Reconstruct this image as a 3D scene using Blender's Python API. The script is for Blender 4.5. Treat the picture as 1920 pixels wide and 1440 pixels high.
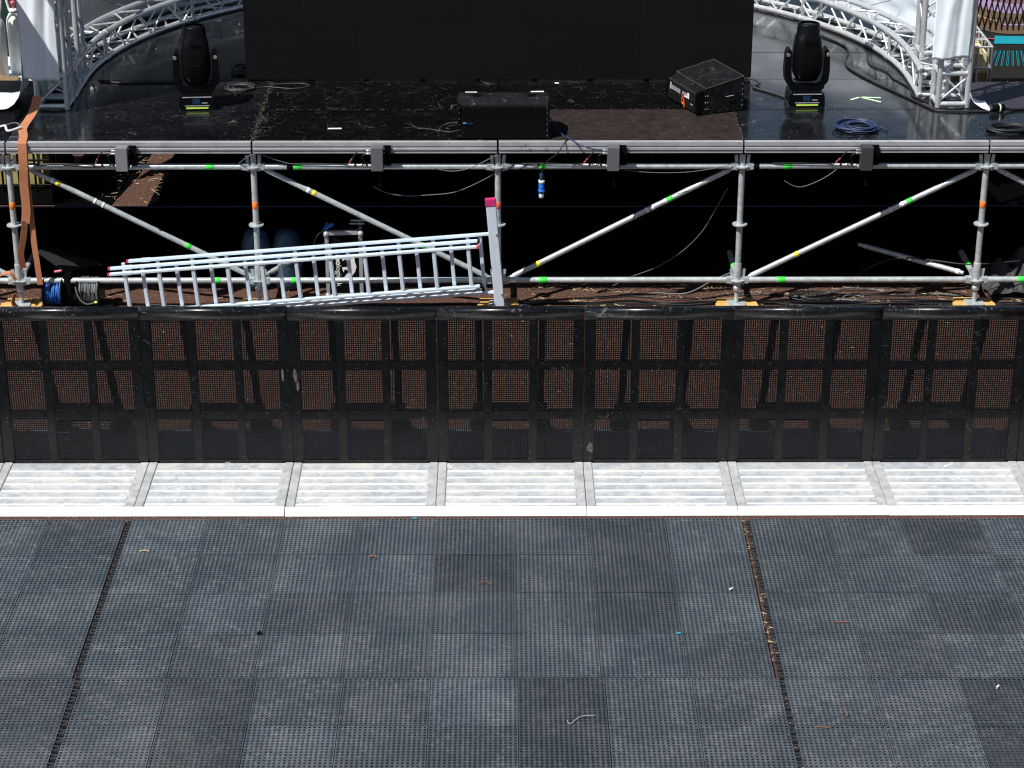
import bpy, bmesh, math, random
from mathutils import Matrix, Vector
random.seed(7)
SC = bpy.context.scene
for o in list(bpy.data.objects): bpy.data.objects.remove(o)
COL = SC.collection

# ------------------------------------------------------------------ camera
cam_d = bpy.data.cameras.new('camera'); cam = bpy.data.objects.new('camera', cam_d); COL.objects.link(cam)
cam_d.sensor_width = 36.0; cam_d.lens = 36.0 * 4147.4 / 1920.0
cam_d.clip_start = 0.1; cam_d.clip_end = 2000
cam.location = (0, 0, 6.6843)
cam.rotation_euler = (math.radians(90 - 23.6868), 0, -math.radians(0.2077))
SC.camera = cam

# ------------------------------------------------------------------ sky and sun
SUNV = Vector((0.51, 0.405, -1.0)).normalized()          # direction the light travels
elev = math.asin(-SUNV.z); azim = math.atan2(-SUNV.x, -SUNV.y)
w = bpy.data.worlds.new('World'); SC.world = w; w.use_nodes = True
nt = w.node_tree; bg = nt.nodes['Background']
sky = nt.nodes.new('ShaderNodeTexSky'); sky.sky_type = 'NISHITA'; sky.sun_disc = False
sky.sun_elevation = elev; sky.sun_rotation = azim
nt.links.new(sky.outputs[0], bg.inputs[0]); bg.inputs[1].default_value = 0.055
sl = bpy.data.lights.new('sun', 'SUN'); sl.energy = 5.0; sl.angle = math.radians(0.5); sl.color = (1, 0.98, 0.94)
sun = bpy.data.objects.new('sun', sl); COL.objects.link(sun)
sun.rotation_euler = SUNV.to_track_quat('-Z', 'Y').to_euler(); sun.location = (-6, -4, 12)
SC.view_settings.view_transform = 'Standard'; SC.view_settings.look = 'None'
SC.view_settings.exposure = 0.3; SC.view_settings.gamma = 1.0; SC.view_settings.use_curve_mapping = False
SC.render.engine = 'CYCLES'; SC.cycles.filter_width = 1.2

# ------------------------------------------------------------------ materials
MATS = {}
def M(name, col, rough=0.5, metal=0.0, var=0.0, vscale=6.0, col2=None, speck=None, scratch=None,
      bump=None, objcol=False, spec=0.5, dust=None, rvar=0.0, rand=False, grit=None, late=False):
    """col2 + vscale: noise mix; speck=(colour, scale, threshold); scratch=(colour, scale, width, mask); dust=(colour, scale, amount)"""
    m = bpy.data.materials.new(name); m.use_nodes = True; n = m.node_tree.nodes; L = m.node_tree.links
    p = n['Principled BSDF']; p.inputs['Roughness'].default_value = rough; p.inputs['Metallic'].default_value = metal
    p.inputs['Specular IOR Level'].default_value = spec
    g = n.new('ShaderNodeNewGeometry'); pos = g.outputs['Position']; gpos = pos
    if rand:
        oi0 = n.new('ShaderNodeObjectInfo'); mm = n.new('ShaderNodeMath'); mm.operation = 'MULTIPLY'; mm.inputs[1].default_value = 40.0
        L.new(oi0.outputs['Random'], mm.inputs[0]); va = n.new('ShaderNodeVectorMath'); va.operation = 'ADD'
        L.new(pos, va.inputs[0]); L.new(mm.outputs[0], va.inputs[1]); pos = va.outputs[0]
    def noise(scale, detail=4, dist=0.0, rough=0.55, src=None):
        t = n.new('ShaderNodeTexNoise'); t.inputs['Scale'].default_value = scale; t.inputs['Detail'].default_value = detail
        t.inputs['Distortion'].default_value = dist; t.inputs['Roughness'].default_value = rough
        L.new(src or pos, t.inputs['Vector']); return t.outputs['Fac']
    def ramp(src, a, b):
        r = n.new('ShaderNodeMapRange'); r.inputs[1].default_value = a; r.inputs[2].default_value = b
        r.clamp = True; L.new(src, r.inputs[0]); return r.outputs[0]
    def mix(fac, a, b, mode='MIX'):
        x = n.new('ShaderNodeMix'); x.data_type = 'RGBA'; x.blend_type = mode
        if hasattr(fac, 'is_linked'): L.new(fac, x.inputs[0])
        else: x.inputs[0].default_value = fac
        for i, v in ((6, a), (7, b)):
            if hasattr(v, 'is_linked'): L.new(v, x.inputs[i])
            else: x.inputs[i].default_value = (*v[:3], 1)
        return x.outputs[2]
    def mul(a, b):
        x = n.new('ShaderNodeMath'); x.operation = 'MULTIPLY'
        for i, v in ((0, a), (1, b)):
            if hasattr(v, 'is_linked'): L.new(v, x.inputs[i])
            else: x.inputs[i].default_value = v
        return x.outputs[0]
    c = None
    if col2 is None and var > 0: col2 = tuple(min(1, v * (1 + var)) for v in col); col = tuple(v * (1 - var) for v in col)
    if col2 is not None: c = mix(ramp(noise(vscale, 5), 0.3, 0.7), col, col2)
    else: c = mix(0.0, col, col)
    if objcol and not late:
        oi = n.new('ShaderNodeObjectInfo'); c = mix(1.0, c, oi.outputs['Color'], 'MULTIPLY')
    if dust:
        c = mix(mul(ramp(noise(dust[1], 9, 0.3, 0.7, gpos), 0.47, 0.72), dust[2]), c, dust[0])
    if grit:      # dry, patchy scuffing: fine noise gated by a coarser one
        c = mix(mul(mul(ramp(noise(grit[1], 8, 0.3, 0.75), 0.46, 0.66), ramp(noise(grit[1] * 0.16, 4, 1.0, 0.6), 0.42, 0.62)), grit[2]), c, grit[0])
    if objcol and late:
        oi = n.new('ShaderNodeObjectInfo'); c = mix(1.0, c, oi.outputs['Color'], 'MULTIPLY')
    if speck:
        v = n.new('ShaderNodeTexVoronoi'); v.inputs['Scale'].default_value = speck[1]; L.new(pos, v.inputs['Vector'])
        d = n.new('ShaderNodeMath'); d.operation = 'LESS_THAN'; L.new(v.outputs['Distance'], d.inputs[0]); d.inputs[1].default_value = 0.32
        s = n.new('ShaderNodeSeparateColor'); L.new(v.outputs['Color'], s.inputs[0])
        e = n.new('ShaderNodeMath'); e.operation = 'GREATER_THAN'; L.new(s.outputs[0], e.inputs[0]); e.inputs[1].default_value = speck[2]
        c = mix(mul(d.outputs[0], e.outputs[0]), c, speck[0])
    if scratch:
        for k, sc in enumerate((scratch[1], scratch[1] * 2.3)):
            f = noise(sc + 0.37 * k, 2.5, 1.2, 0.4)
            a = n.new('ShaderNodeMath'); a.operation = 'SUBTRACT'; L.new(f, a.inputs[0]); a.inputs[1].default_value = 0.5
            b = n.new('ShaderNodeMath'); b.operation = 'ABSOLUTE'; L.new(a.outputs[0], b.inputs[0])
            t = n.new('ShaderNodeMath'); t.operation = 'LESS_THAN'; L.new(b.outputs[0], t.inputs[0]); t.inputs[1].default_value = scratch[2]
            mk = ramp(noise(sc * 1.7 + 3.1, 3), scratch[3], scratch[3] + 0.12)
            c = mix(mul(t.outputs[0], mk), c, scratch[0])
    L.new(c, p.inputs['Base Color'])
    if rvar > 0:
        r = n.new('ShaderNodeMapRange'); L.new(noise(vscale * 1.4, 5), r.inputs[0]); r.inputs[1].default_value = 0.3; r.inputs[2].default_value = 0.7
        r.inputs[3].default_value = max(0.03, rough - rvar); r.inputs[4].default_value = min(1, rough + rvar); L.new(r.outputs[0], p.inputs['Roughness'])
    if bump:
        b = n.new('ShaderNodeBump'); b.inputs['Strength'].default_value = bump[1]; b.inputs['Distance'].default_value = bump[2] if len(bump) > 2 else 0.01
        L.new(noise(bump[0], 6), b.inputs['Height']); L.new(b.outputs[0], p.inputs['Normal'])
    MATS[name] = m; return m

M('track', (0.045, 0.021, 0.015), 0.95, col2=(0.12, 0.060, 0.044), vscale=70, speck=((0.34, 0.27, 0.22), 120, 0.80), bump=(160, 0.9, 0.006), dust=((0.05, 0.03, 0.025), 1.3, 0.5), spec=0.15)
M('mat_plastic', (0.050, 0.065, 0.080), 0.55, var=0.10, vscale=30, objcol=True, late=True, rand=True, dust=((0.165, 0.18, 0.195), 1.9, 0.5), grit=((0.22, 0.235, 0.25), 30, 0.5), rvar=0.1, speck=((0.30, 0.30, 0.30), 300, 0.988))
M('mat_plug', (0.03, 0.032, 0.036), 0.6)
M('barrier_black', (0.0010, 0.0011, 0.0014), 0.27, var=0.3, vscale=8, scratch=((0.05, 0.05, 0.053), 3.1, 0.004, 0.56), speck=((0.20, 0.19, 0.17), 130, 0.988), spec=0.48, rvar=0.08, rand=True, grit=((0.03, 0.031, 0.034), 18, 0.15))
M('barrier_mesh', (0.0012, 0.0013, 0.0016), 0.3, spec=0.4, speck=((0.25, 0.23, 0.2), 170, 0.985))
M('rail_black', (0.003, 0.0035, 0.0045), 0.3, spec=0.55, var=0.3, vscale=9, rvar=0.1, scratch=((0.12, 0.12, 0.12), 4.1, 0.006, 0.52), speck=((0.25, 0.24, 0.22), 110, 0.975))
M('smear', (0.085, 0.083, 0.078), 0.8, var=0.5, vscale=60)
M('barrier_rear', (0.05, 0.08, 0.11), 0.55, var=0.3, vscale=12)
M('barrier_strut', (0.002, 0.002, 0.0025), 0.6, spec=0.1)
M('plate_alu', (0.30, 0.325, 0.36), 0.45, 0.12, col2=(0.48, 0.495, 0.51), vscale=16, rand=True, dust=((0.72, 0.68, 0.58), 2.2, 0.75), grit=((0.68, 0.68, 0.67), 22, 0.8), bump=(60, 0.2, 0.003), rvar=0.12, scratch=((0.7, 0.7, 0.7), 3.0, 0.004, 0.5))
M('plate_edge_alu', (0.32, 0.34, 0.36), 0.5, 0.12, col2=(0.54, 0.54, 0.52), vscale=14, rand=True, dust=((0.24, 0.23, 0.21), 6, 0.5), grit=((0.62, 0.62, 0.6), 20, 0.6))
M('rib_alu', (0.84, 0.85, 0.87), 0.35, 0.1, var=0.08, vscale=20)
M('lip_alu', (0.90, 0.90, 0.90), 0.45, 0.0, var=0.05, vscale=6)
M('galv', (0.40, 0.45, 0.47), 0.38, 0.35, col2=(0.62, 0.66, 0.67), vscale=22, rvar=0.1, bump=(120, 0.08, 0.002), dust=((0.33, 0.31, 0.28), 9, 0.4))
M('truss_alu', (0.60, 0.62, 0.64), 0.34, 0.55, col2=(0.74, 0.75, 0.76), vscale=18, rvar=0.08)
M('edge_alu', (0.40, 0.41, 0.43), 0.42, 0.3, col2=(0.52, 0.52, 0.54), vscale=6, scratch=((0.2, 0.2, 0.2), 5, 0.006, 0.5), dust=((0.28, 0.27, 0.26), 8, 0.45))
M('ladder_alu', (0.66, 0.78, 0.90), 0.36, 0.25, col2=(0.77, 0.86, 0.94), vscale=15, rvar=0.08)
M('deck_film', (0.004, 0.0045, 0.0055), 0.13, var=0.35, vscale=2.2, scratch=((0.14, 0.135, 0.125), 1.9, 0.0026, 0.52), speck=((0.28, 0.27, 0.25), 120, 0.975), rvar=0.06, objcol=True, spec=0.5, rand=True, grit=((0.03, 0.03, 0.031), 14, 0.6))
M('deck_dusty', (0.0022, 0.0022, 0.0024), 0.45, var=0.35, vscale=14, scratch=((0.10, 0.095, 0.09), 1.5, 0.0022, 0.5), speck=((0.2, 0.19, 0.18), 120, 0.988), objcol=True, spec=0.05, rand=True, grit=((0.016, 0.0145, 0.0135), 16, 0.6))
M('seam_dust', (0.11, 0.095, 0.08), 0.9, var=0.3, vscale=30)
M('screen', (0.0042, 0.0048, 0.0055), 0.75, spec=0.12, var=0.06, vscale=30, objcol=True)
M('black_plastic', (0.003, 0.0033, 0.004), 0.35, spec=0.14, var=0.2, vscale=10)
M('black_matte', (0.003, 0.003, 0.0034), 0.8, spec=0.08)
M('black_paint', (0.0055, 0.006, 0.007), 0.55, spec=0.18, var=0.3, vscale=14, scratch=((0.11, 0.11, 0.11), 5.5, 0.004, 0.52), dust=((0.02, 0.021, 0.023), 9, 0.6))
M('worn', (0.07, 0.068, 0.066), 0.7, var=0.6, vscale=50)
M('drape', (0.0015, 0.0015, 0.0018), 0.95, spec=0.02)
M('sheet_white', (0.80, 0.86, 0.92), 0.6, var=0.04, vscale=5, bump=(9, 0.25, 0.01))
M('sheet_tan', (0.36, 0.34, 0.31), 0.75, col2=(0.50, 0.47, 0.42), vscale=3, bump=(5, 0.5, 0.02))
M('sheet_grey', (0.34, 0.39, 0.44), 0.6, col2=(0.52, 0.57, 0.62), vscale=3, bump=(5, 0.5, 0.02))
M('strap', (0.43, 0.165, 0.075), 0.8, var=0.12, vscale=40)
M('timber', (0.62, 0.36, 0.11), 0.75, var=0.15, vscale=25)
M('tape_green', (0.05, 0.72, 0.06), 0.5); M('tape_yellow', (0.85, 0.66, 0.03), 0.5); M('tape_orange', (0.85, 0.22, 0.04), 0.5)
M('tape_red', (0.72, 0.16, 0.10), 0.55); M('tape_white', (0.85, 0.85, 0.83), 0.5); M('tape_lime', (0.55, 0.80, 0.10), 0.5)
M('tape_mint', (0.60, 0.90, 0.55), 0.5); M('paper', (0.80, 0.79, 0.74), 0.8)
M('cap_pink', (0.55, 0.03, 0.16), 0.5); M('pink', (0.60, 0.12, 0.16), 0.5)
M('cable_black', (0.012, 0.012, 0.013), 0.5); M('cable_grey', (0.11, 0.115, 0.12), 0.55); M('cable_dim', (0.035, 0.036, 0.038), 0.5); M('cable_blue', (0.015, 0.11, 0.42), 0.4)
M('cable_navy', (0.018, 0.035, 0.095), 0.45); M('cable_white', (0.62, 0.62, 0.60), 0.5); M('plug_blue', (0.02, 0.16, 0.62), 0.35)
M('plug_pale', (0.70, 0.75, 0.80), 0.4); M('display_blue', (0.012, 0.03, 0.075), 0.25); M('lens', (0.01, 0.012, 0.015), 0.08)
M('steel', (0.55, 0.55, 0.55), 0.3, 0.8)
M('case_alu', (0.42, 0.43, 0.44), 0.45, 0.3, var=0.15, vscale=20); M('print_white', (0.82, 0.82, 0.80), 0.6); M('print_grey', (0.30, 0.31, 0.33), 0.6)
M('print_blue', (0.10, 0.25, 0.5), 0.5); M('paint_orange', (0.85, 0.16, 0.01), 0.5)
M('cyl_grey', (0.78, 0.79, 0.77), 0.4, var=0.06, vscale=6); M('cyl_white', (0.8, 0.8, 0.78), 0.4)
M('ibc_cream', (0.62, 0.55, 0.30), 0.5, var=0.1, vscale=4); M('ibc_yellow', (0.42, 0.36, 0.14), 0.5, var=0.1, vscale=4); M('cardboard', (0.22, 0.145, 0.075), 0.85, var=0.08, vscale=5)
M('straw', (0.50, 0.40, 0.22), 0.8, var=0.35, vscale=60); M('straw_red', (0.22, 0.10, 0.06), 0.8)
M('drum_blue', (0.03, 0.07, 0.12), 0.35); M('rubber', (0.02, 0.02, 0.021), 0.7, var=0.2, vscale=20)
M('tarp_dark', (0.035, 0.033, 0.036), 0.7, var=0.2, vscale=8); M('banner_black', (0.022, 0.024, 0.022), 0.7, var=0.2, vscale=6)
M('banner_tan', (0.24, 0.16, 0.10), 0.7, var=0.15, vscale=5); M('banner_mauve', (0.33, 0.20, 0.24), 0.7); M('print_purple', (0.62, 0.45, 0.72), 0.6); M('print_salmon', (0.80, 0.45, 0.27), 0.6)
M('print_cyan', (0.02, 0.52, 0.68), 0.5); M('banner_green', (0.008, 0.035, 0.03), 0.8, var=0.2, vscale=4)
M('grass', (0.10, 0.13, 0.02), 0.8, col2=(0.35, 0.30, 0.03), vscale=30); M('wing_board', (0.028, 0.024, 0.036), 0.6, var=0.15, vscale=4, scratch=((0.12, 0.11, 0.12), 2.2, 0.003, 0.55))
M('box_grey', (0.22, 0.23, 0.25), 0.6, var=0.06, vscale=30, objcol=True)

# ------------------------------------------------------------------ helpers
W = {}
def link(o, world=None, parent=None):
    world = world or Matrix.Identity(4)
    COL.objects.link(o); W[o.name] = world
    if parent is not None:
        o.parent = parent; o.matrix_parent_inverse = W[parent.name].inverted()
    o.matrix_basis = world
    return o
def thing(name, label, cat, loc=(0, 0, 0), group=None):
    o = bpy.data.objects.new(name, None); o.empty_display_size = 0.1
    link(o, Matrix.Translation(loc)); return tag(o, label, cat, group)
def tag(o, label, cat, group=None):
    o['label'] = label; o['category'] = cat
    if group: o['group'] = group
    return o
def T(x, y, z): return Matrix.Translation((x, y, z))
def RX(a): return Matrix.Rotation(math.radians(a), 4, 'X')
def RY(a): return Matrix.Rotation(math.radians(a), 4, 'Y')
def RZ(a): return Matrix.Rotation(math.radians(a), 4, 'Z')
def mesh(name, verts, faces, mat, smooth=False):
    me = bpy.data.meshes.new(name); me.from_pydata([tuple(v) for v in verts], [], faces); me.update()
    if mat: me.materials.append(MATS[mat])
    if smooth: me.polygons.foreach_set('use_smooth', [True] * len(me.polygons))
    return me
def bm_mesh(bm, name, mat, smooth=False):
    bmesh.ops.recalc_face_normals(bm, faces=bm.faces)
    me = bpy.data.meshes.new(name); bm.to_mesh(me); bm.free(); me.materials.append(MATS[mat])
    if smooth: me.polygons.foreach_set('use_smooth', [True] * len(me.polygons))
    return me
def obj(name, me, world=None, parent=None, color=None):
    o = bpy.data.objects.new(name, me); link(o, world, parent)
    if color is not None: o.color = (*((color,) * 3 if isinstance(color, float) else color), 1)
    return o
CACHE = {}
def cyl_mesh(mat, seg=14):
    k = ('cyl', mat, seg)
    if k not in CACHE:
        v = [(math.cos(2 * math.pi * i / seg), math.sin(2 * math.pi * i / seg), z) for z in (0, 1) for i in range(seg)]
        f = [(i, (i + 1) % seg, seg + (i + 1) % seg, seg + i) for i in range(seg)]
        me = mesh('tube', v, f + [tuple(range(seg - 1, -1, -1)), tuple(range(seg, 2 * seg))], mat)
        me.polygons.foreach_set('use_smooth', [True] * seg + [False, False]); CACHE[k] = me
    return CACHE[k]
def tube(name, a, b, r, mat, parent=None, seg=14):
    a = Vector(a); b = Vector(b); d = b - a
    q = d.to_track_quat('Z', 'Y').to_matrix().to_4x4()
    return obj(name, cyl_mesh(mat, seg), Matrix.Translation(a) @ q @ Matrix.Diagonal((r, r, d.length, 1)), parent)
def box_mesh(sx, sy, sz, mat, bev=0.0):
    k = ('box', round(sx, 4), round(sy, 4), round(sz, 4), mat, bev)
    if k not in CACHE:
        bm = bmesh.new(); bmesh.ops.create_cube(bm, size=1.0)
        bmesh.ops.scale(bm, vec=(sx, sy, sz), verts=bm.verts)
        if bev > 0: bmesh.ops.bevel(bm, geom=list(bm.edges), offset=bev, segments=2, affect='EDGES')
        CACHE[k] = bm_mesh(bm, 'block', mat)
    return CACHE[k]
def box(name, x0, x1, y0, y1, z0, z1, mat, parent=None, bev=0.0, xf=None, color=None):
    me = box_mesh(x1 - x0, y1 - y0, z1 - z0, mat, bev)
    return obj(name, me, (xf or Matrix.Identity(4)) @ T((x0 + x1) / 2, (y0 + y1) / 2, (z0 + z1) / 2), parent, color)
def prism_mesh(prof, length, mat, axis='X', bev=0.0):
    """profile of 2-D points extruded along an axis ('X': (y,z) points; 'Y': (x,z); 'Z': (x,y))"""
    n = len(prof); v = []
    for t in (0, length):
        for a, b in prof: v.append({'X': (t, a, b), 'Y': (a, t, b), 'Z': (a, b, t)}[axis])
    f = [(i, (i + 1) % n, n + (i + 1) % n, n + i) for i in range(n)] + [tuple(range(n - 1, -1, -1)), tuple(range(n, 2 * n))]
    bm = bmesh.new(); vs = [bm.verts.new(p) for p in v]
    for q in f: bm.faces.new([vs[i] for i in q])
    if bev > 0: bmesh.ops.bevel(bm, geom=list(bm.edges), offset=bev, segments=2, affect='EDGES')
    return bm_mesh(bm, 'prism', mat)
def spline(pts, n=8, closed=False):
    P = [Vector(p) for p in pts]; out = []; N = len(P)
    for i in range(N if closed else N - 1):
        p0 = P[(i - 1) % N] if closed or i > 0 else P[0]; p1 = P[i]; p2 = P[(i + 1) % N]; p3 = P[(i + 2) % N] if closed or i < N - 2 else P[-1]
        for k in range(n):
            t = k / n
            out.append(0.5 * ((2 * p1) + (p2 - p0) * t + (2 * p0 - 5 * p1 + 4 * p2 - p3) * t * t + (3 * p1 - p0 - 3 * p2 + p3) * t ** 3))
    if not closed: out.append(P[-1])
    return out
def sweep_mesh(pts, r, mat, seg=6, closed=False):
    v = []; f = []; N = len(pts); up = Vector((0, 0, 1))
    for i, p in enumerate(pts):
        d = (pts[(i + 1) % N] - pts[i - 1]) if closed else (pts[min(i + 1, N - 1)] - pts[max(i - 1, 0)])
        if d.length < 1e-9: d = Vector((1, 0, 0))
        d.normalize(); a = d.cross(up)
        if a.length < 0.05: a = d.cross(Vector((0, 1, 0)))
        a.normalize(); b = d.cross(a)
        for k in range(seg):
            t = 2 * math.pi * k / seg; v.append(p + a * (math.cos(t) * r) + b * (math.sin(t) * r))
    for i in range(N if closed else N - 1):
        for k in range(seg):
            j = (i + 1) % N; f.append((i * seg + k, i * seg + (k + 1) % seg, j * seg + (k + 1) % seg, j * seg + k))
    return mesh('cable', v, f, mat, True)
def cable(name, pts, r, mat, label=None, parent=None, n=8, group=None, cat='cable', seg=6):
    o = obj(name, sweep_mesh(spline(pts, n), r, mat, seg), None, parent)
    if label: tag(o, label, cat, group)
    return o
def ribbon(name, pts, wid, mat, parent=None, thick=0.004, axis=None, n=8):
    P = spline(pts, n); v = []; f = []
    for i, p in enumerate(P):
        d = (P[min(i + 1, len(P) - 1)] - P[max(i - 1, 0)]).normalized()
        a = Vector(axis) if axis else d.cross(Vector((0, 0, 1))); a = (a - d * a.dot(d)).normalized(); nn = d.cross(a)
        for s, t in ((-1, -1), (1, -1), (1, 1), (-1, 1)): v.append(p + a * (wid / 2 * s) + nn * (thick / 2 * t))
    for i in range(len(P) - 1):
        for k in range(4): f.append((4 * i + k, 4 * i + (k + 1) % 4, 4 * i + 4 + (k + 1) % 4, 4 * i + 4 + k))
    f += [(3, 2, 1, 0), tuple(4 * (len(P) - 1) + k for k in range(4))]
    return obj(name, mesh('band', v, f, mat), None, parent)
def lathe_mesh(prof, mat, seg=24, smooth=True):
    v = [(r * math.cos(2 * math.pi * k / seg), r * math.sin(2 * math.pi * k / seg), z) for r, z in prof for k in range(seg)]
    f = [(i * seg + k, i * seg + (k + 1) % seg, (i + 1) * seg + (k + 1) % seg, (i + 1) * seg + k) for i in range(len(prof) - 1) for k in range(seg)]
    f += [tuple(range(seg - 1, -1, -1)), tuple(range((len(prof) - 1) * seg, len(prof) * seg))]
    me = mesh('turned', v, f, mat)
    if smooth: me.polygons.foreach_set('use_smooth', [len(p.vertices) == 4 for p in me.polygons])
    return me
def perf_mesh(wd, ht, nx, ny, hx, hy, t, mat, skirt=None):
    """plate in XY with real rectangular holes, top at z=0, thickness t"""
    px, py = wd / nx, ht / ny; v = []; f = []
    for j in range(ny + 1):
        for i in range(nx + 1): v.append((i * px - wd / 2, j * py - ht / 2, 0))
    G = lambda i, j: j * (nx + 1) + i
    for j in range(ny):
        for i in range(nx):
            cx = (i + 0.5) * px - wd / 2; cy = (j + 0.5) * py - ht / 2; b = len(v)
            for z in (0, -t):
                for sx, sy in ((-1, -1), (1, -1), (1, 1), (-1, 1)): v.append((cx + sx * hx / 2, cy + sy * hy / 2, z))
            c = (G(i, j), G(i + 1, j), G(i + 1, j + 1), G(i, j + 1))
            for k in range(4):
                k2 = (k + 1) % 4; f.append((c[k], c[k2], b + k2, b + k)); f.append((b + k, b + k2, b + 4 + k2, b + 4 + k))
    K = skirt or t; b = len(v); v += [(-wd / 2, -ht / 2, -K), (wd / 2, -ht / 2, -K), (wd / 2, ht / 2, -K), (-wd / 2, ht / 2, -K)]
    c = (G(0, 0), G(nx, 0), G(nx, ny), G(0, ny))
    for k in range(4): f.append((c[k], b + k, b + (k + 1) % 4, c[(k + 1) % 4]))
    return mesh('perforated', v, f, mat)
def text_mesh(body, size, mat, bold=0.0, ext=0.0008, name='lettering'):
    c = bpy.data.curves.new(name, 'FONT'); c.body = body; c.size = size; c.extrude = ext; c.offset = bold
    o = bpy.data.objects.new('tmp_text', c); COL.objects.link(o)
    bpy.context.view_layer.update()
    me = bpy.data.meshes.new_from_object(o.evaluated_get(bpy.context.evaluated_depsgraph_get()))
    bpy.data.objects.remove(o); me.materials.clear(); me.materials.append(MATS[mat]); return me
def sheet_mesh(fn, nu, nv, mat, thick=0.004):
    """cloth: fn(u,v) -> point, two-sided with a thickness"""
    P = [[Vector(fn(i / nu, j / nv)) for i in range(nu + 1)] for j in range(nv + 1)]
    v = [p for row in P for p in row]; f = [(j * (nu + 1) + i, j * (nu + 1) + i + 1, (j + 1) * (nu + 1) + i + 1, (j + 1) * (nu + 1) + i) for j in range(nv) for i in range(nu)]
    me = mesh('cloth', v, f, mat, True); return me
def sheet(name, fn, nu, nv, mat, parent=None, thick=0.004):
    o = obj(name, sheet_mesh(fn, nu, nv, mat), None, parent)
    s = o.modifiers.new('thickness', 'SOLIDIFY'); s.thickness = thick; return o
def hsh(*a):
    s = math.sin(sum((i + 1) * 12.9898 * v for i, v in enumerate(a)) + 4.1) * 43758.5453; return s - math.floor(s)
def wob(x, y=0.0, z=0.0):
    return (math.sin(x * 1.7 + y * 2.3 + 0.4) + 0.6 * math.sin(x * 3.9 - y * 3.1 + z + 1.3) + 0.35 * math.sin(x * 8.3 + y * 7.7 + 2.2 * z)) / 1.95

# ------------------------------------------------------------------ ground
gm = mesh('ground', [(-60, 2, 0), (60, 2, 0), (60, 140, 0), (-60, 140, 0)], [(0, 1, 2, 3)], 'track')
gr = obj('ground', gm); gr['kind'] = 'structure'

# ------------------------------------------------------------------ perforated floor mats
TILE = perf_mesh(0.495, 0.495, 18, 18, 0.0150, 0.0158, 0.004, 'mat_plastic', 0.027)
def lug_mesh():
    v = []; f = []
    for (a, b, c, d) in ((0, 0.034, 0, 0.012), (0, 0.034, 0.036, 0.048), (0.026, 0.034, 0.012, 0.036)):
        k = len(v)
        for z in (-0.02, -0.004): v += [(a, c, z), (b, c, z), (b, d, z), (a, d, z)]
        f += [(k + 4, k + 5, k + 6, k + 7), (k, k + 1, k + 5, k + 4), (k + 1, k + 2, k + 6, k + 5), (k + 2, k + 3, k + 7, k + 6), (k + 3, k, k + 4, k + 7)]
    me = mesh('lug', v, f, 'mat_plug'); bm = bmesh.new(); bm.from_mesh(me); bmesh.ops.remove_doubles(bm, verts=bm.verts, dist=1e-5); bm.to_mesh(me); bm.free(); return me
LUG = lug_mesh()
dark_mid = {(-1, 1): .66, (1, 0): .74, (1, 1): .72, (1, 2): .74, (0, 1): .92, (-4, 4): .72, (-4, 5): .70, (0, 4): .66, (0, 5): .70, (-1, 0): .9, (-3, 2): .85, (-2, 0): .95, (2, 0): 1.12, (-5, 0): 1.12, (2, 4): .9, (-3, 5): 1.1}
def mat_block(label, x0, ncol, y0, rows, shift, dark, lug_side=None, tilt=0.0):
    t = thing('floor_mat', label, 'floor mat', (x0 + ncol * 0.25, y0 - 0.25 * rows[1], 0), 'perforated floor mats')
    for i in range(ncol):
        for j in range(rows[0], rows[0] + rows[1]):
            x = x0 + shift + 0.5 * i + 0.25; y = y0 - 0.5 * j - 0.25
            tone = dark.get((i, j), 0.95 + 0.30 * (hsh(i * 3.1 + x0, j * 1.7) - 0.4))
            m = T(x + 0.0015 * (hsh(i, j) - .5), y, 0.031 + 0.0025 * (hsh(j, i + 3) - .5)) @ RY(0.35 * (hsh(i + 9, j) - .5)) @ RX(0.35 * (hsh(i, j + 5) - .5))
            o = obj('tile', TILE, m, t, (tone, tone * (1.0 + .02 * (hsh(j, i) - .5)), tone * (1.0 + .05 * (hsh(i, j + 2) - .4))))
            if lug_side and ((lug_side == 'L' and i == 0) or (lug_side == 'R' and i == ncol - 1)):
                s = -1 if lug_side == 'L' else 1
                for q in range(6): obj('connector', LUG, m @ (Matrix.Identity(4) if s > 0 else RZ(180)) @ T(0.2475, -0.235 + 0.083 * q, 0), t)
    return t
X0 = 0.053; Y0 = 12.967
dm = {(k + 5, j): v for (k, j), v in dark_mid.items()}
mat_block('middle run of grey perforated plastic floor tiles nearest the barrier', X0 - 2.5, 8, Y0, (0, 4), 0, dm, 'L')
mat_block('middle run of grey perforated tiles along the bottom of the picture', X0 - 2.5, 8, Y0 - 0.006, (4, 4), 0.02, dm, 'R')
mat_block('left-hand run of grey perforated tiles nearest the barrier', X0 - 2.5 - 0.04 - 2.0, 4, Y0, (0, 4), 0, {(1, 2): .45, (2, 2): .95, (3, 0): .8, (2, 0): 1.1, (2, 1): 1.1}, None)
mat_block('left-hand run of grey perforated tiles in the bottom left corner', X0 - 2.5 - 0.035 - 2.0, 4, Y0 - 0.006, (4, 4), 0.02, {(3, 4): .78}, 'R')
mat_block('right-hand run of grey perforated tiles nearest the barrier', X0 + 1.5 + 0.055, 6, Y0 - 0.008, (0, 4), 0, {(2, 0): .68, (2, 2): .74, (0, 0): .85, (0, 2): .85, (1, 1): .85}, 'L')
mat_block('right-hand run of grey perforated tiles in the bottom right corner', X0 + 1.5 + 0.05, 6, Y0 - 0.014, (4, 4), 0, {(2, 4): .62, (2, 5): .60, (1, 4): 1.06, (1, 5): 1.1}, None)

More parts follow.
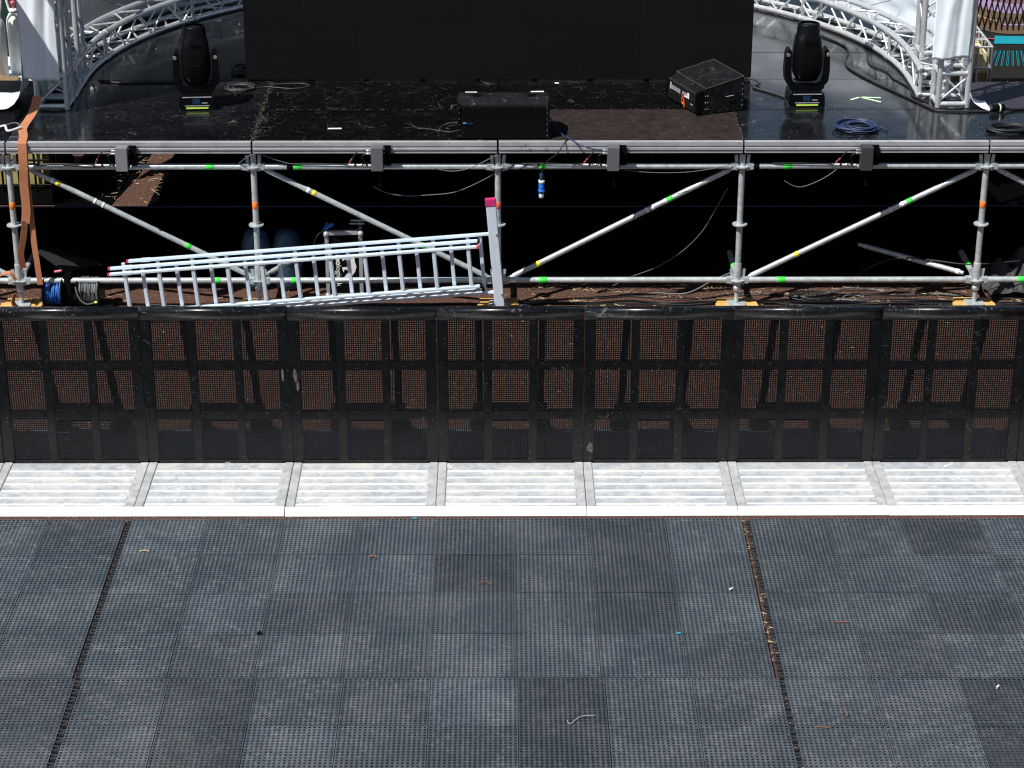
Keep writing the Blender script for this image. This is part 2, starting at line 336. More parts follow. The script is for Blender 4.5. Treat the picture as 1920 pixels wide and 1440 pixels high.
# ------------------------------------------------------------------ crowd barriers
BY = 13.797; BX = -0.459
PANEL = [(0.075, 0.319), (0.376, 0.624), (0.681, 0.925)]; ROWS = [(0.061, 0.366), (0.429, 0.731), (0.794, 1.095)]
PM = perf_mesh(0.246, 0.304, 16, 20, 0.0076, 0.0080, 0.002, 'barrier_mesh')
top_prof = [(0.0, 1.10), (-0.006, 1.135), (-0.012, 1.155), (-0.012, 1.166), (-0.008, 1.176), (0.001, 1.183), (0.015, 1.186), (0.05, 1.183), (0.062, 1.172), (0.062, 1.11), (0.05, 1.10)]
TOPM = prism_mesh(top_prof, 0.995, 'rail_black'); TOPM.polygons.foreach_set('use_smooth', [len(p.vertices) == 4 for p in TOPM.polygons])
lip_prof = [(-0.746, 0.004), (-0.746, 0.009), (-0.694, 0.045), (-0.686, 0.046), (-0.686, 0.004)]
LIPM = prism_mesh(lip_prof, 0.996, 'lip_alu')
names = ['first barrier section from the left edge, cut by the picture edge', 'second barrier section from the left, below the orange strap and cable reels', 'barrier section below the left end of the ladder', 'barrier section below the flight case and middle of the ladder',
         'barrier section in the middle, below the ladder foot bar', 'barrier section with a grey smear low on its left post', 'barrier section below the long scaffold tube right of the wooden pad', 'barrier section below the rightmost wooden pad', 'last barrier section, cut by the right picture edge']
BAR = []
for n, k in enumerate(range(-4, 5)):
    x = BX + k
    t = thing('crowd_barrier', 'black perforated steel ' + names[n] if n else 'black perforated steel barrier section cut by the left picture edge', 'barrier', (x + 0.5, BY, 0), 'crowd barriers in a row before the stage')
    BAR.append(t)
    obj('top_rail', TOPM, T(x + 0.0025, BY, 0), t)
    box('post', x + 0.0010, x + 0.075, BY, BY + 0.04, 0.048, 1.10, 'barrier_black', t, 0.004)
    box('post', x + 0.925, x + 0.9990, BY, BY + 0.04, 0.048, 1.10, 'barrier_black', t, 0.004)
    for a, b in ((0.320, 0.3755), (0.6245, 0.680)): box('mullion', x + a, x + b, BY + 0.002, BY + 0.035, 0.048, 1.10, 'barrier_black', t, 0.003)
    for a, b in ((0.046, 0.061), (0.366, 0.429), (0.731, 0.794), (1.095, 1.13)): box('crossbar', x + 0.075, x + 0.925, BY + 0.005, BY + 0.03, a, b, 'barrier_black', t)
    box('kick_plate', x + 0.075, x + 0.925, BY + 0.003, BY + 0.006, 0.012, 0.062, 'barrier_black', t)
    for a, b in PANEL:
        for c, d in ROWS:
            obj('perforated_panel', PM, T(x + (a + b) / 2, BY + 0.0085, (c + d) / 2) @ RX(90), t)
    # foot plate towards the crowd
    fp = box('foot_plate', x + 0.060, x + 0.940, BY - 0.685, BY - 0.001, 0.006, 0.036, 'plate_alu', t)
    for i in range(6): box('rib', x + 0.066, x + 0.934, BY - 0.139 - 0.1005 * i - 0.006, BY - 0.139 - 0.1005 * i + 0.006, 0.034, 0.046, 'rib_alu', fp, 0.003)
    box('plate_edge', x + 0.002, x + 0.059, BY - 0.685, BY - 0.001, 0.006, 0.044, 'plate_edge_alu', t, 0.003)
    box('plate_edge', x + 0.941, x + 0.998, BY - 0.685, BY - 0.001, 0.006, 0.044, 'plate_edge_alu', t, 0.003)
    obj('ramp_lip', LIPM, T(x + 0.002, BY, 0), t)
    # rear side
    for a in (0.285, 0.715):
        p0 = Vector((x + a, BY + 0.05, 1.10)); p1 = Vector((x + a, BY + 0.60, 0.07)); d = p1 - p0; q = d.to_track_quat('Z', 'Y').to_matrix().to_4x4()
        obj('strut', box_mesh(0.045, 0.045, d.length, 'barrier_strut', 0.004), Matrix.Translation((p0 + p1) / 2) @ q, t)
        box('strut_foot', x + a - 0.075, x + a + 0.075, BY + 0.52, BY + 0.66, 0.031, 0.09, 'barrier_strut', t, 0.02)
    box('step', x + 0.24, x + 0.76, BY + 0.36, BY + 0.50, 0.245, 0.27, 'barrier_strut', t, 0.004)
    box('step_brace', x + 0.31, x + 0.69, BY + 0.42, BY + 0.445, 0.165, 0.195, 'barrier_strut', t)
    t.matrix_basis = T(x + 0.5, BY + 0.008 * (hsh(n, 2.2) - .5), 0) @ RZ(0.5 * (hsh(n, 7.1) - .5))
    box('rear_plate', x + 0.03, x + 0.97, BY + 0.045, BY + 0.572, 0.006, 0.028, 'barrier_rear', t, 0.003)

def smear(bar, cx, cz, rx, rz, seed):
    rnd = random.Random(seed); pts = [(cx + rx * rnd.uniform(.55, 1) * math.cos(a * .628), cz + rz * rnd.uniform(.55, 1) * math.sin(a * .628)) for a in range(10)]
    v = [(a, BY - y, b) for y in (0.0, 0.0012) for a, b in pts]; n_ = len(pts)
    o = obj('dirt_smear', mesh('smear', v, [tuple(range(2 * n_ - 1, n_ - 1, -1))] + [(i, (i + 1) % n_, n_ + (i + 1) % n_, n_ + i) for i in range(n_)], 'smear'), None, bar)
smear(BAR[5], BX + 1 + 0.048, 0.155, 0.026, 0.05, 3); smear(BAR[3], BX - 1 + 0.035, 0.70, 0.018, 0.06, 4); smear(BAR[3], BX - 1 + 0.05, 0.62, 0.012, 0.05, 6); smear(BAR[2], BX - 2 + 0.95, 0.70, 0.012, 0.07, 8)

# ------------------------------------------------------------------ scaffold under the stage
PX = lambda k: -0.051 + 1.939 * k
PY = 16.766; ZU, ZM, ZL = 1.216, 0.728, 0.250
ROS = lathe_mesh([(0.026, -0.005), (0.060, -0.005), (0.060, 0.005), (0.026, 0.005)], 'galv', 20, False)
BASEP = prism_mesh([(-0.075, -0.06), (-0.06, -0.075), (0.06, -0.075), (0.075, -0.06), (0.075, 0.06), (0.06, 0.075), (-0.06, 0.075), (-0.075, 0.06)], 0.008, 'galv', 'Z')
where = {-2: 'wrapped by the orange strap at the left edge', -1: 'behind the left half of the ladder', 0: 'right behind the ladder foot bar', 1: 'without coloured tape, right of the middle', 2: 'near the right edge beside the dark tarpaulin'}
tapes = {-2: 'tape_orange', -1: 'tape_orange', 0: 'tape_red', 2: 'tape_orange'}
padlab = {-2: 'pair of yellow timber blocks under the strapped left scaffold post', -1: 'timber block behind the middle of the ladder', 0: 'yellow timber block behind the ladder foot bar', 1: 'yellow timber block under the fourth scaffold post from the left', 2: 'yellow timber block under the rightmost scaffold post'}
for k in range(-2, 3):
    x = PX(k)
    t = thing('scaffold_post', 'galvanised scaffold post with ring couplings, ' + where[k], 'scaffold post', (x, PY, 0), 'front row of scaffold posts')
    tube('pipe', (x, PY, 0.30), (x, PY, 1.322), 0.0245, 'galv', t, 18)
    tube('spigot_sleeve', (x, PY, 0.20), (x, PY, 0.395), 0.0305, 'galv', t, 18)
    tube('jack_spindle', (x, PY, 0.055), (x, PY, 0.24), 0.018, 'galv', t)
    tube('jack_nut', (x, PY, 0.165), (x, PY, 0.20), 0.034, 'galv', t, 8)
    obj('base_plate', BASEP, T(x, PY, 0.049), t)
    for z in (ZU, ZM, ZL): obj('rosette', ROS, T(x, PY, z), t)
    box('head_clamp', x - 0.012, x + 0.012, PY - 0.03, PY + 0.03, 1.322, 1.352, 'black_matte', t)
    if k in tapes: tube('tape_band', (x, PY, 0.865), (x, PY, 0.925), 0.0255, tapes[k], t, 18)
    tw = thing('timber_pad', padlab[k], 'timber block', (x, PY, 0))
    ang = (-4, 3, 2, 5, -2)[k + 2]
    xf = T(x, PY + 0.02, 0) @ RZ(ang)
    box('plank', -0.17, 0.17, -0.115, 0.005, 0.004, 0.046, 'timber', tw, 0.004, xf)
    box('plank', -0.15, 0.16, 0.012, 0.11, 0.004, 0.044, 'timber', tw, 0.004, xf)
WEDGE = prism_mesh([(-0.010, -0.075), (0.010, -0.075), (0.014, 0.06), (-0.014, 0.06)], 0.007, 'galv', 'Y')
HEAD = prism_mesh([(0.0, -0.030), (0.058, -0.026), (0.058, 0.026), (0.0, 0.030), (-0.012, 0.012), (-0.012, -0.012)], 0.05, 'galv', 'Y', 0.006)
def ledger(x0, x1, z, label, tp=(), group='scaffold cross tubes'):
    t = thing('scaffold_ledger', label, 'scaffold tube', ((x0 + x1) / 2, PY, z), group)
    tube('pipe', (x0 + 0.085, PY, z), (x1 - 0.085, PY, z), 0.0242, 'galv', t, 18)
    for s, xx in ((1, x0), (-1, x1)):
        h = obj('wedge_head', HEAD, T(xx + s * 0.036, PY + 0.025 * (1 if s < 0 else -1), z) @ (RZ(180) if s < 0 else Matrix.Identity(4)), t)
        obj('wedge', WEDGE, T(xx + s * 0.046, PY - 0.0035, z + 0.035) @ RY(4 * s), h)
    for (xx, wdt, m) in tp: tube('tape_band', (xx - wdt / 2, PY, z), (xx + wdt / 2, PY, z), 0.0254, m, t, 18)
    return t
bl = {-3: 'cut by the left picture edge', -2: 'in the leftmost full bay', -1: 'behind the ladder', 0: 'right of the ladder foot bar', 1: 'in the rightmost full bay', 2: 'cut by the right picture edge'}
ut = {-2: [(-2.335, 0.07, 'tape_green')], -1: [(-1.635, 0.065, 'tape_green'), (-1.70, 0.05, 'black_matte')], 0: [(0.30, 0.06, 'tape_green')], 1: [(2.25, 0.065, 'tape_green'), (2.00, 0.045, 'black_matte')], 2: [], -3: []}
lt = {-2: [(-2.33, 0.06, 'tape_green')], -1: [(-1.70, 0.06, 'tape_green')], 0: [(0.31, 0.07, 'tape_green')], 1: [(2.24, 0.07, 'tape_green')], 2: [(4.19, 0.07, 'tape_green')], -3: []}
for k in range(-3, 3):
    ledger(PX(k), PX(k + 1), ZU, 'upper galvanised scaffold tube under the stage edge, ' + bl[k], ut[k])
    ledger(PX(k), PX(k + 1), ZL, 'lower galvanised scaffold tube near the ground, ' + bl[k], lt[k])
def diagonal(a, b, label, tp):
    t = thing('scaffold_diagonal', label, 'scaffold tube', a, 'scaffold diagonal braces')
    a = Vector(a); b = Vector(b); u = (b - a).normalized()
    tube('pipe', a + u * 0.05, b - u * 0.05, 0.0215, 'galv', t, 16)
    for e, s in ((a, 1), (b, -1)):
        tube('flat_end', e, e + u * 0.09 * s, 0.017, 'galv', t, 10)
    for fr, wdt, m in tp:
        p = a.lerp(b, fr); tube('tape_band', p - u * wdt / 2, p + u * wdt / 2, 0.0228, m, t, 16)
DY = 16.815
diagonal((-3.80, DY, 1.19), (-2.02, DY, 0.245), 'diagonal scaffold brace falling to the right in the leftmost full bay', [(0.135, 0.035, 'tape_yellow'), (0.11, 0.03, 'tape_white'), (0.295, 0.02, 'tape_white'), (0.33, 0.02, 'tape_white'), (0.70, 0.045, 'tape_green')])
diagonal((-1.93, DY, 1.19), (-0.11, DY, 0.245), 'diagonal scaffold brace falling to the right behind the ladder', [(0.225, 0.035, 'tape_yellow'), (0.20, 0.03, 'tape_white'), (0.70, 0.045, 'tape_green')])
diagonal((0.03, DY, 0.245), (1.83, DY, 1.19), 'diagonal scaffold brace rising to the right beside the ladder foot bar', [(0.135, 0.035, 'tape_yellow'), (0.72, 0.05, 'tape_green'), (0.70, 0.012, 'tape_white'), (0.62, 0.02, 'tape_white'), (0.645, 0.02, 'tape_white')])
diagonal((1.96, DY, 0.245), (3.80, DY, 1.19), 'diagonal scaffold brace rising to the right in the rightmost full bay', [(0.22, 0.035, 'tape_yellow'), (0.70, 0.05, 'tape_green'), (0.67, 0.02, 'tape_white'), (0.62, 0.015, 'tape_white')])
diagonal((3.90, DY, 1.19), (5.70, DY, 0.245), 'diagonal scaffold brace cut by the right picture edge', [])
diagonal((-4.0, DY, 0.265), (-5.7, DY, 1.19), 'diagonal scaffold brace cut by the left picture edge', [])
diagonal((-1.93, 16.86, 0.27), (-1.50, 17.36, 0.345), 'short scaffold brace running back beside the flight case', [])
diagonal((3.74, 16.86, 0.27), (2.963, 17.40, 0.322), 'scaffold brace running back into the dark from the rightmost post', [(0.05, 0.03, 'tape_white')])
for k, lab in ((-2, 'low scaffold tube running back under the stage from the strapped post'), (-1, 'low scaffold tube running back under the stage behind the ladder'), (0, 'low scaffold tube running back under the stage behind the ladder foot bar'), (1, 'low scaffold tube with green end tape running back from the fourth post'), (2, 'low scaffold tube with green tape running back from the rightmost post')):
    x = PX(k); t = thing('scaffold_ledger', lab, 'scaffold tube', (x, 17.7, ZL), 'scaffold tubes running back under the stage')
    tube('pipe', (x, PY + 0.085, ZL), (x, 17.40, ZL), 0.0242, 'galv', t, 16)
    h = obj('wedge_head', HEAD, T(x, PY, ZL) @ RZ(90) @ T(0.036, -0.025, 0), t)
    obj('wedge', WEDGE, T(x, PY, ZL) @ RZ(90) @ T(0.046, -0.0035, 0.035), h)
    if k > 0: tube('tape_band', (x, PY + 0.29, ZL), (x, PY + 0.36, ZL), 0.0254, 'tape_green', t, 16)

# ------------------------------------------------------------------ stage deck
D = 1.434
EDGE = [(-0.0, 0.0), (-0.0, -0.030), (0.010, -0.034), (0.010, -0.043), (-0.003, -0.047), (-0.003, -0.062), (0.004, -0.066), (0.004, -0.090), (0.05, -0.090), (0.05, -0.012), (0.05, 0.0)]
EM = prism_mesh(EDGE, 1.939 - 0.016, 'edge_alu')
st = thing('stage_deck', 'black plywood stage deck of large panels with an aluminium front edge', 'stage', (0, 16.7, 0))
RY_ = [16.752, 17.597, 18.485, 19.37, 20.26, 21.15, 22.0]
tone = {(-2, 0): 1.0, (-1, 0): .9, (0, 0): 2.6, (1, 0): 1.5, (-1, 1): .9, (0, 1): 1.0, (1, 1): 1.2, (2, 0): 1.3, (2, 1): 1.0}
for k in range(-3, 4):
    x0, x1 = PX(k), PX(k + 1)
    if k < 3: obj('edge_beam', EM, T(x0 + 0.008, 16.70, D), st)
    for j in range(6):
        if (k < -2 or k > 1) and j > 1: continue
        dusty = k in (-1, 0) and j < 3
        v = tone.get((k, j), 1.0); c = (v, v, v)
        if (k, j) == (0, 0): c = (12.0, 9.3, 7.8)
        mt = 'deck_dusty' if dusty or k == -3 else ('wing_board' if (k > 1 and j == 1) else 'deck_film')
        box('panel', x0 + 0.003, x1 - 0.003, RY_[j] + 0.003, RY_[j + 1] - 0.003, D - 0.04, D - 0.001 * ((k + j) % 2) - (0.02 if k > 1 and j == 1 else 0), mt, st, 0.002, color=c)
# dust gathered in the open joints
def grime(x0, y0, x1, y1, wd, n, sp):
    v = []; f = []
    for i in range(n):
        u = random.random(); cx = x0 + (x1 - x0) * u; cy = y0 + (y1 - y0) * u
        cx += random.gauss(0, sp); cy += random.gauss(0, sp); r = wd * random.uniform(0.3, 1.0); a = random.random() * 3.1; b = len(v)
        for q in range(5): v.append((cx + r * (1.0 if q % 2 else .55) * math.cos(a + q * 1.257), cy + r * math.sin(a + q * 1.257) * random.uniform(.5, 1), D + 0.0012 + 0.0004 * (i % 3)))
        f.append(tuple(range(b, b + 5)))
    o = obj('joint_grit', mesh('grit', v, f, 'seam_dust'), None, st); o['kind'] = 'stuff'
grime(PX(-1), 16.72, PX(-1), 18.4, 0.007, 380, 0.012); grime(PX(-1) + .02, 16.9, PX(-1) + .03, 17.5, 0.007, 160, 0.035); grime(PX(-1), 17.597, PX(1), 17.597, 0.007, 260, 0.006); grime(PX(1), 16.72, PX(1), 17.6, 0.006, 160, 0.004)
grime(PX(2), 16.72, PX(2), 17.6, 0.006, 130, 0.004); grime(1.9, 17.6, 3.6, 17.6, 0.004, 160, 0.003); grime(-2.6, 17.55, -2.2, 17.55, 0.005, 40, 0.004); grime(-1.8, 17.1, 1.8, 17.3, 0.003, 120, 0.25)

# black cloths under the stage: ground shade, low drape, added rear drape
gs = obj('ground_shade_sheet', mesh('sheet', [(-3.33, 17.44, 0.006), (5.6, 17.44, 0.006), (5.1, 21.9, 0.006), (-3.22, 22.2, 0.006), (-4.14, 17.44, 0.006), (-3.74, 17.44, 0.006), (-3.66, 19.1, 0.006), (-3.5, 20.2, 0.006), (-3.44, 22.2, 0.006), (-4.14, 22.2, 0.006)], [(0, 1, 2, 3), (4, 5, 6, 7, 8, 9)], 'drape'))  # black sheet stands in for the deep shade on the red ground
tag(gs, 'black sheet standing in for deep shade on the ground under the stage', 'shade sheet')
ld = thing('low_drape', 'low black drape strung behind the front scaffold posts under the stage', 'drape', (0, 17.43, 0))
sheet('cloth', lambda u, v: (-5.6 + 11.4 * u, 17.43 + 0.012 * math.sin(u * 150) * (1 - v), 0.008 + 0.635 * v), 200, 2, 'drape', ld, 0.004)
tube('rail', (-5.6, 17.436, 0.648), (5.8, 17.436, 0.648), 0.006, 'display_blue', ld, 8)
def drape_fn(u, v): return (-4.0 + 7.6 * u, 21.9 + 0.05 * math.sin(u * 90), 0.01 + v * 1.36)
dr = sheet('light_block_drape', drape_fn, 120, 2, 'drape'); tag(dr, 'black drape added to block light at the far side under the stage', 'drape')  # drape added to stop light leaking in from the back

# ------------------------------------------------------------------ LED screen
sc_ = thing('led_screen', 'large black LED screen wall standing on the stage', 'screen', (-0.05, 18.45, D))
mw = (2.119 + 2.214) / 9
for i in range(9):
    for j in range(5):
        v = 1.0 + 0.25 * (hsh(i, j * 2.2) - .5)
        box('screen_module', -2.214 + mw * i + 0.0006, -2.214 + mw * (i + 1) - 0.0006, 18.452, 18.52, D + 0.014 + 0.4815 * j + .0006, D + 0.014 + 0.4815 * (j + 1) - .0006, 'screen', sc_, color=v)
for i in range(9): box('screen_foot', -2.17 + mw * i, -2.12 + mw * i, 18.47, 18.56, D + 0.001, D + 0.0135, 'black_matte', sc_)
box('support_frame', -2.19, 2.10, 18.525, 18.60, D + 0.03, D + 2.4, 'black_matte', sc_)

# ------------------------------------------------------------------ truss work
def lattice(parent, F, s0, s1, nb, r, faces=((0, 1), (1, 2), (2, 3), (3, 0)), posts=True):
    """F(i, s) chord i at parameter s"""
    for (a, b) in faces:
        for i in range(nb):
            t0 = s0 + (s1 - s0) * i / nb; t1 = s0 + (s1 - s0) * (i + 1) / nb
            p, q = (F(a, t0), F(b, t1)) if i % 2 == 0 else (F(b, t0), F(a, t1))
            tube('brace', p, q, r, 'truss_alu', parent, 8)
def tower(cx, cy, z1, label):
    t = thing('truss_tower', label, 'truss', (cx, cy, D))
    off = [(-.12, -.12), (.12, -.12), (.12, .12), (-.12, .12)]
    F = lambda i, s: Vector((cx + off[i][0], cy + off[i][1], s))
    for i in range(4): tube('chord', F(i, D + 0.004), F(i, z1), 0.025, 'truss_alu', t, 14)
    lattice(t, F, D + 0.30, z1 - .02, 10, 0.0095)
    for a, b in ((0, 1), (1, 2), (2, 3), (3, 0)):
        tube('base_bar', F(a, D + 0.03), F(b, D + 0.03), 0.022, 'truss_alu', t, 12)
        tube('base_bar', F(a, D + 0.29), F(b, D + 0.29), 0.022, 'truss_alu', t, 12)
        tube('brace', F(a, D + 0.05), F(b, D + 0.27), 0.0095, 'truss_alu', t, 8)
    return t
tower(-3.715, 17.72, 3.6, 'left front truss tower hung with a white sheet')
tower(-3.72, 18.36, 3.6, 'bare left truss tower standing behind the sheeted one')
tower(3.70, 17.76, 3.6, 'right front truss tower hung with a white sheet')
tower(3.66, 18.40, 3.6, 'bare right truss tower standing behind the sheeted one')
def ring(side, label):
    cx, cy, R0 = -0.06 if side < 0 else -0.06, 18.42, 3.535
    t = thing('curved_truss', label, 'truss', (side * 3.5, 18.4, D))
    def F(i, s):
        rr = R0 + (0.23 if i in (1, 2) else 0.0); z = D + 0.028 + (0.22 if i in (2, 3) else 0.0)
        if s < 0: return Vector((cx + side * rr, cy + s, z))
        a = s / R0; return Vector((cx + side * rr * math.cos(a), cy + rr * math.sin(a), z))
    L = R0 * math.pi / 2
    for i in range(4):
        pts = [F(i, -0.56 + (L + 0.56) * k / 60) for k in range(61)]
        obj('chord', sweep_mesh(pts, 0.025, 'truss_alu', 12), None, t)
    lattice(t, F, -0.5, L, 26, 0.0095)
    for s in (-0.5, 0.7, 2.2, 3.7, L - 0.02):
        for a, b in ((0, 1), (1, 2), (2, 3), (3, 0)): tube('end_bar', F(a, s), F(b, s), 0.016, 'truss_alu', t, 10)
        for i in range(4):
            p = F(i, s); q = F(i, s + 0.06); tube('coupler', p, q, 0.031, 'truss_alu', t, 12)
    return t
ring(-1, 'curved box truss lying on the left rear of the deck'); ring(1, 'curved box truss lying on the right rear of the deck')

# tarpaulins outside the curved truss
def tarp(side, mat, label):
    def fn(u, v):
        a = math.radians(12 + 74 * u); lean = 0.35 * v
        r = 4.02 + lean + 0.03 * wob(u * 14, v * 9) ; z = D + 0.05 + v * (0.75 + 0.35 * u) + 0.02 * math.sin(u * 40) * v
        return (-0.06 + side * r * math.cos(a), 18.42 + r * math.sin(a), z)
    o = sheet('tarpaulin', fn, 60, 24, mat); tag(o, label, 'tarpaulin'); return o
tl = tarp(-1, 'sheet_tan', 'tan grey tarpaulin behind the left curved truss')
tr = tarp(1, 'sheet_grey', 'pale grey tarpaulin behind the right curved truss')
bd = sheet('dark_backdrop_cloth', lambda u, v: (-0.06 - (4.35 + 0.02 * wob(u * 20, v * 4)) * math.cos(math.radians(14 + 74 * u)), 18.42 + 4.35 * math.sin(math.radians(14 + 74 * u)), D + 0.1 + 3.2 * v), 50, 8, 'tarp_dark')  # added backdrop that keeps reflections on the left deck dark
tag(bd, 'tall dark backdrop added behind the left tan tarpaulin for dark deck reflections', 'cloth')
for side, par in ((-1, tl), (1, tr)):
    for a, z in ((24, .32), (33, .55), (44, .38), (55, .58), (65, .45)):
        r = 4.0; A = math.radians(a); p = Vector((-0.06 + side * r * math.cos(A), 18.42 + r * math.sin(A), D + z)); q = Vector((-0.06 + side * 3.78 * math.cos(A + .02), 18.42 + 3.78 * math.sin(A + .02), D + 0.26))
        tube('lashing', p, q, 0.0035, 'cable_grey', par, 5)

# white sheets on the towers
def white_sheet(cx, cy, x0, x1, zb, side, label, tail):
    t = thing('tower_sheet', label, 'sheet', (cx, cy, zb))
    yf = cy - 0.165
    def fn(u, v):
        x = x0 + (x1 - x0) * u; z = zb + (3.3 - zb) * v + (0.006 * math.sin(u * 9 + 1) + 0.02 * (u - .5) * side) * (1 - v)
        fold = 0.016 * math.exp(-((u - 0.25 - 0.55 * v) / 0.13) ** 2) - 0.012 * math.exp(-((u - 0.62 - 0.3 * v) / 0.08) ** 2)
        return (x + 0.006 * wob(v * 6, u * 1.2), yf - fold - 0.006 * wob(u * 2.4 + v * 1.5, v * 3, 1.0) - 0.012 * math.sin(u * 3.14), z)
    sheet('front_fall', fn, 26, 60, 'sheet_white', t, 0.003)
    xo = x1 if side > 0 else x0
    def fs(u, v):
        z = zb - 0.02 + (3.3 - zb) * v
        return (xo + side * (0.006 + 0.012 * wob(u * 3, v * 7)), yf + 0.012 + 0.30 * u, z)
    sheet('side_fall', fs, 10, 40, 'sheet_white', t, 0.003)
    P = spline(tail, 10)
    def ft(u, v):
        i = min(len(P) - 1, int(v * (len(P) - 1) + .5)); p = P[i]; return (p.x, p.y + (0.26 if side > 0 else 0.26 + 0.34 * v) * u, p.z + 0.006 * wob(u * 4, v * 5))
    sheet('loose_tail', ft, 6, len(P) - 1, 'sheet_white', t, 0.003)
white_sheet(-3.72, 17.72, -3.925, -3.625, 1.70, -1, 'white sheet hanging on the left front truss tower', [(-3.945, 17.62, 1.78), (-3.96, 17.62, 1.66), (-4.0, 17.60, 1.53), (-4.08, 17.56, 1.462), (-4.2, 17.54, 1.45), (-4.45, 17.52, 1.445)])
white_sheet(3.70, 17.76, 3.49, 3.80, 1.86, 1, 'white sheet hanging on the right front truss tower', [(3.81, 17.64, 2.0), (3.815, 17.64, 1.80), (3.825, 17.63, 1.62), (3.86, 17.6, 1.50), (3.93, 17.56, 1.452), (4.0, 17.52, 1.445)])

# unseen sheets on poles, added left of the frame to shade the left truss
wg = thing('shadow_caster_sheet', 'unseen grey sheets added left of the picture to shade the left truss', 'sheet', (-4.42, 17.0, 0))
for a_, b_, z_, t_ in ((16.82, 18.5, 2.3, 3.36), (16.82, 18.3, 3.95, 6.0)):
    sheet('shading_cloth', lambda u, v: (-4.42 + 0.015 * wob(u * 8, v * 3), a_ + (b_ - a_) * u, z_ + (t_ - z_) * v), 30, 8, 'tarp_dark', wg, 0.004)
for y_ in (16.84, 18.0): tube('pole', (-4.47, y_, 0.0), (-4.47, y_, 6.05), 0.024, 'galv', wg, 12)
tube('top_pole', (-4.45, 16.8, 6.02), (-4.45, 18.7, 6.02), 0.024, 'galv', wg, 12); tube('mid_pole', (-4.45, 16.8, 3.93), (-4.45, 19.6, 3.93), 0.024, 'galv', wg, 12)

# ------------------------------------------------------------------ moving heads
def moving_head(x, y, label, yaw):
    t = thing('moving_head_light', label, 'stage light', (x, y, D), 'moving head lights')
    xf = T(x, y, D) @ RZ(yaw)
    bp = [(-0.145, 0.0), (0.145, 0.0), (0.15, 0.02), (0.14, 0.105), (0.12, 0.118), (-0.12, 0.118), (-0.14, 0.105), (-0.15, 0.02)]
    b = obj('base', prism_mesh(bp, 0.25, 'black_plastic', 'Y', 0.006), xf @ T(0, -0.125, 0.012), t)
    box('display', -0.035, 0.025, -0.1285, -0.1265, 0.055, 0.10, 'display_blue', b, 0, xf)
    box('buttons', 0.04, 0.085, -0.1285, -0.1265, 0.06, 0.068, 'print_grey', b, 0, xf)
    box('base_trim', -0.12, 0.12, -0.130, -0.1255, 0.110, 0.117, 'case_alu', b, 0, xf)
    box('base_trim', -0.10, 0.10, -0.130, -0.1255, 0.038, 0.044, 'case_alu', b, 0, xf)
    box('tape_strip', -0.09, 0.09, -0.130, -0.1265, 0.016, 0.028, 'tape_lime', b, 0, xf)
    for s in (-1, 1):
        box('foot', s * 0.12 - 0.03, s * 0.12 + 0.03, -0.115, 0.115, 0.0008, 0.014, 'rubber', b, 0, xf)
        ap = [(s * 0.130, 0.15), (s * 0.178, 0.20), (s * 0.186, 0.30), (s * 0.180, 0.44), (s * 0.160, 0.48), (s * 0.138, 0.47), (s * 0.132, 0.30), (s * 0.122, 0.20)]
        obj('yoke_arm', prism_mesh(ap, 0.13, 'black_plastic', 'Y', 0.008), xf @ T(0, -0.065, 0), t)
        tube('tilt_lock', (xf @ Vector((s * 0.165, -0.068, 0.43))), (xf @ Vector((s * 0.165, -0.056, 0.43))), 0.016, 'steel', t, 10)
    yk = [(-0.135, 0.13), (0.135, 0.13), (0.150, 0.165), (0.125, 0.215), (0.08, 0.185), (-0.08, 0.185), (-0.125, 0.215), (-0.150, 0.165)]
    obj('yoke_bridge', prism_mesh(yk, 0.14, 'black_plastic', 'Y', 0.008), xf @ T(0, -0.07, 0), t)
    # head: rounded square cross-section swept upwards
    prof = [(0.055, 0.20), (0.085, 0.215), (0.108, 0.26), (0.116, 0.32), (0.117, 0.42), (0.110, 0.50), (0.100, 0.575), (0.093, 0.592), (0.093, 0.635), (0.088, 0.645), (0.088, 0.675), (0.082, 0.682), (0.070, 0.682)]
    v = []; f = []; seg = 28
    for i, (r, z) in enumerate(prof):
        e = 3.4 if i < 7 else 2.0
        for k in range(seg):
            a = 2 * math.pi * k / seg; c, s = math.cos(a), math.sin(a); q = (abs(c) ** e + abs(s) ** e) ** (-1 / e)
            v.append((r * q * c * 1.04, r * q * s * 0.98, z))
    f = [(i * seg + k, i * seg + (k + 1) % seg, (i + 1) * seg + (k + 1) % seg, (i + 1) * seg + k) for i in range(len(prof) - 1) for k in range(seg)] + [tuple(range(seg - 1, -1, -1))]
    h = obj('head', mesh('head', v, f, 'black_plastic', True), xf, t)
    obj('front_lens', lathe_mesh([(0.071, 0.664), (0.05, 0.672), (0.02, 0.676)], 'lens', 24), xf, h)
    for z, wd in ((0.575, 0.05), (0.545, 0.045), (0.34, 0.05)): box('vent_slot', -wd, wd, -0.120, -0.112, z, z + 0.006, 'black_matte', h, 0, xf)
    box('nameplate', -0.045, 0.045, -0.1185, -0.113, 0.355, 0.385, 'black_matte', h, 0.002, xf)
    return t
moving_head(-2.532, 17.70, 'black moving head light on the left of the stage deck', 4)
moving_head(2.496, 17.77, 'black moving head light on the right of the stage deck', 2)

